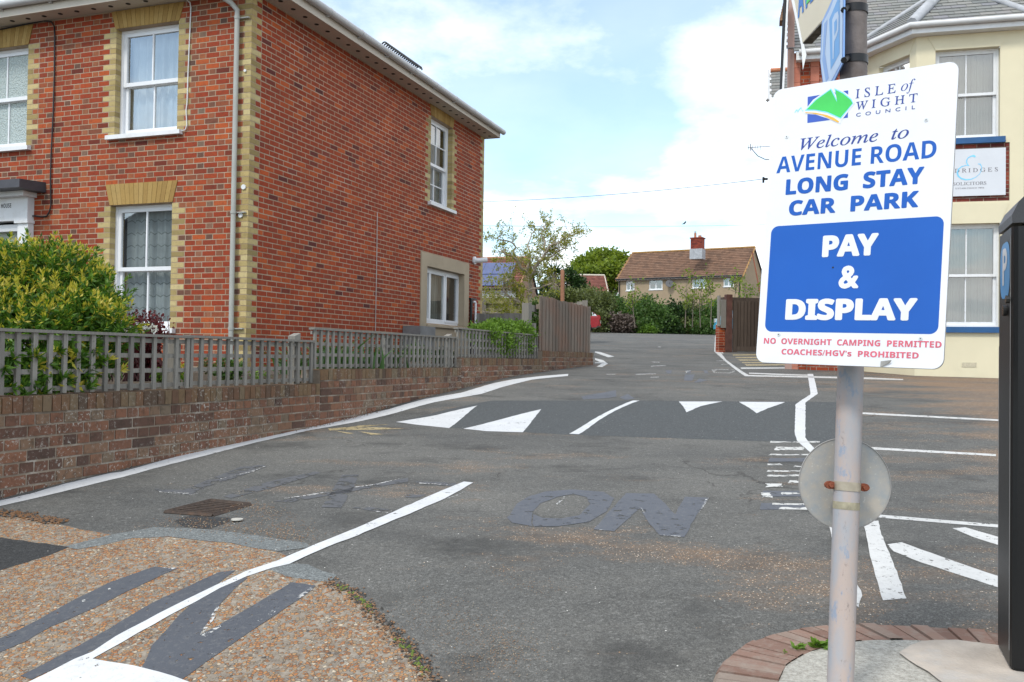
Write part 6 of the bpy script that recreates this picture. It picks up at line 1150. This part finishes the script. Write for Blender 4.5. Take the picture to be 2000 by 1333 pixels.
PR = thing("brick_pier", tuple(FG.P(g0 - .3, zb)), "short red brick pier with a grey board fixed on it, left of the dark gate", "pier"); m_ = MB(); zp = FG.px(1416, 638)[1]; bricks(m_, FG, g0 - .44, g0 - .245, zb - .1, FG.px(1416, 632)[1], (), 'stretcher', (None, None), 0, 0, 0); m_.fbox(FG, g0 - .44, g0 - .245, zb - .1, zp + .03, -.24, -.002, 1); bricks(m_, Fr(FG.P(g0 - .44, 0, -.235), FG.en, -FG.ex), 0, .235, zb - .1, FG.px(1416, 632)[1]); m_.build("brickwork", [RED, MORT], PR)
m_ = MB(); m_.fbox(FG, g0 - .40, g0 - .25, FG.px(1416, 641)[1], FG.px(1416, 586)[1], .03, .07); m_.fbox(FG, g0 - .46, g0 - .41, zp, FG.px(1416, 578)[1], -.1, .04); m_.build("board", [GREYW], PR)
# cars beyond the crest
def car(name, label, rear, facing, paintc, lampc=(.30, .02, .02)):
    t = thing(name, tuple(rear), label, "car", None); f = Vector((facing, .12, 0)).normalized(); s = Vector((-f.y, f.x, 0)); Pq = lambda x, y, z: rear + f * x + s * y + Vector((0, 0, z)); CP = plain(name + "_paint", paintc, .25, .03, 3, spec=.6)
    prof = [(0.02, .42), (.0, .62), (.05, .82), (.18, .97), (.52, 1.20), (.82, 1.36), (1.5, 1.45), (2.1, 1.43), (2.85, 1.02), (3.6, .88), (3.82, .70), (3.85, .45), (3.7, .28), (.2, .28)]
    m_ = MB(); ys = [(-.82, .0), (-.76, .03), (.76, .03), (.82, .0)]
    def ring(y, e, k): return [Pq(x, y * (1 - .22 * max(0, (z - .85) / .6)), z - (e if 0 else 0)) for x, z in prof]
    rs = [ring(-.82, 0, 0), ring(.82, 0, 0)]; n = len(prof); m_.add(rs[0] + rs[1], [tuple(range(n)), tuple(range(2 * n - 1, n - 1, -1))] + [(i, n + i, n + (i + 1) % n, (i + 1) % n) for i in range(n)]); m_.build("body", [CP], t)
    m_ = MB()
    for sg in (-1, 1): w = lambda x, z: Pq(x, sg * (.825 * (1 - .22 * (z - .85) / .6)), z); m_.poly([w(.14, .88), w(.20, .965), w(.52, 1.17), w(.84, 1.29), (w(1.5, 1.38)), w(1.45, .95)]); m_.poly([w(1.52, .95), w(1.56, 1.38), w(2.1, 1.34), w(2.65, .98)])
    m_.poly([Pq(.20, -.6, 1.0), Pq(.20, .6, 1.0), Pq(.50, .55, 1.205), Pq(.50, -.55, 1.205)]); m_.build("windows", [plain(name + "_glass", (.50, .55, .58), .08, spec=.8)], t)
    for sg in (-1, 1):
        m_ = MB(); m_.box(Pq(-.02, sg * .68 - .11, .72), f * .22, s * .22, Vector((0, 0, .20))); m_.build("tail_lamp", [plain(name + "_lamp", lampc, .2)], t)
    m_ = MB(); m_.box(Pq(-.05, -.78, .36), f * .25, s * 1.56, Vector((0, 0, .22))); m_.build("bumper", [CP], t); m_ = MB(); m_.box(Pq(-.062, -.26, .52), f * .012, s * .52, Vector((0, 0, .11))); m_.build("number_plate", [plain(name + "_plate", (.6, .6, .56), .4)], t)
    for x in (.72, 3.15):
        for sg in (-1, 1): m_ = MB(); c_ = Pq(x, sg * .74, .30); m_.tube([c_ - s * .10, c_ + s * .10], .30, 20); w = m_.build("wheel", [BLK], t); m_ = MB(); m_.disc(c_ + s * (.102 * sg), s * sg, .19, 14, 0, .01); m_.build("rim", [LEAD], w)
rp_ = at(1171, 655, 48.5); rp_.z = gz(rp_); car("red_car", "red hatchback parked beyond the board fence, only its tail showing", rp_, -1, (.26, .008, .012))
bp_ = at(1404.5, 655, 48.5); bp_.z = gz(bp_); car("blue_car", "light blue hatchback parked behind the brick pier, only its tail showing", bp_, 1, (.08, .36, .52), (.55, .57, .58))
# weeds and loose debris
def weed(px_, py_, z, n, L, label): b = zpt(px_, py_, z); t = thing("weed", tuple(b), label, "weed"); lv = Leaves(); P = np.array([tuple(b)]).repeat(n, 0) + RNG.normal(size=(n, 3)) * [.012, .012, .003]; lv.put(P, nrm(RNG.normal(size=(n, 3)) * [1, 1, .3] + [0, 0, .55]), RNG.uniform(.6, 1.1, n) * L, L * .17, 0, .3); lv.build("leaves", [G_LT], t)
weed(1601, 1263, ISL, 26, .052, "green weed in the kerb joint just left of the sign pole"); weed(1562, 1267, ISL, 12, .035, "smaller weed in the kerb joint further left of the sign pole"); weed(1532, 1277, ISL, 7, .02, "tiny weed at the left end of the kerb joint")
def grains(name, label, pxs, n, sizes, mats, lift=.004):
    m_ = MB(); ps = [gpt(*p) for p in pxs]
    for k in range(n):
        i = int(RNG.integers(len(ps) - 1)); p = ps[i].lerp(ps[i + 1], RNG.random()) + Vector((RNG.normal() * sizes[2], RNG.normal() * sizes[2], 0)); p.z = gz(p) + lift; r = RNG.uniform(sizes[0], sizes[1]); a = RNG.random() * 6.28; u, w = Vector((math.cos(a), math.sin(a), 0)) * r, Vector((-math.sin(a), math.cos(a), 0)) * r * RNG.uniform(.5, .9); h = Vector((0, 0, r * RNG.uniform(.4, .9)))
        m_.add([p - u, p - w, p + u, p + w, p + h], [(0, 1, 4), (1, 2, 4), (2, 3, 4), (3, 0, 4)], int(RNG.integers(len(mats))))
    tag(m_.build(name, mats), label, kind='stuff')
G1, G2, G3, G4 = plain("tan_grit", (.24, .14, .075), .9), plain("pale_grit", (.34, .28, .20), .9), plain("brown_grit", (.16, .09, .05), .9), plain("dark_crumb", (.05, .045, .04), .9); MOSS = plain("green_moss", (.10, .14, .025), .95, .4, 40)
grains("edge_debris", "crumbs of stone along the ragged edge of the pavement", [(640, 1136), (690, 1158), (720, 1190), (760, 1228), (800, 1272), (832, 1310), (850, 1345)], 700, (.003, .010, .020), [G1, G3, G3, G4, G4]); grains("edge_moss", "green moss along the ragged edge of the pavement", [(660, 1146), (700, 1168), (730, 1200)], 60, (.005, .012, .010), [MOSS, MOSS, G4]); grains("edge_moss", "green moss lower down the pavement's ragged edge", [(780, 1250), (810, 1285), (835, 1318)], 70, (.005, .012, .010), [MOSS, MOSS, G4])
grains("road_grit", "loose orange grit scattered on the near asphalt", [(830, 1180), (880, 1225), (960, 1260), (1010, 1290)], 900, (.0012, .0036, .11), [G1, G1, G2, G3]); grains("road_grit", "loose grit between the centre line and the pavement", [(860, 1320), (960, 1290), (1000, 1250)], 500, (.0012, .0036, .08), [G1, G1, G2, G3]); grains("road_grit", "thin line of grit on the near asphalt right of the middle", [(940, 1105), (1010, 1130), (1075, 1160)], 220, (.0012, .0032, .05), [G1, G1, G2, G3]); grains("wall_foot_litter", "brown dead leaves at the foot of the wall's left end", [(-40, 1000), (30, 1004), (70, 1013), (120, 1022)], 420, (.006, .016, .025), [G3, G4, plain("dead_leaf", (.14, .07, .03), .9)]); grains("gully_grit", "orange grit washed around the drain grate", [(330, 1020), (420, 1025), (520, 1040), (590, 1052), (520, 1000), (470, 985)], 1500, (.0018, .005, .07), [G1, G3, G1, G3, G2]); grains("wall_foot_grit", "grit along the foot of the brick wall", [(230, 918), (400, 873), (600, 836), (760, 797)], 1300, (.003, .009, .03), [G1, G3, G4, G3])

# the house across the street, seen only in the panes of the left house
oc = Vector((-25.6, -.1, 0)); od = Vector((.915, .40, 0)).normalized(); os_ = Vector((-od.y, od.x, 0)); OHF = Fr(oc, os_, od); t = thing("opposite_house", tuple(oc), "dark gabled house across the street, mirrored in the ground floor window", "house")
m_ = MB(); m_.prism([OHF.P(-5, 0), OHF.P(5, 0), OHF.P(5, 4.3), OHF.P(0, 8.2), OHF.P(-5, 4.3)], od * -9); m_.build("wall", [plain("grey_render", (.16, .165, .165), .9)], t)
m_ = MB(); m_.prism([OHF.P(-5.4, 4.0, .2), OHF.P(0, 8.2, .2), OHF.P(5.4, 4.0, .2), OHF.P(5.4, 4.25, .2), OHF.P(0, 8.5, .2), OHF.P(-5.4, 4.25, .2)], od * -9.4); m_.build("roof", [SLATE_D], t)
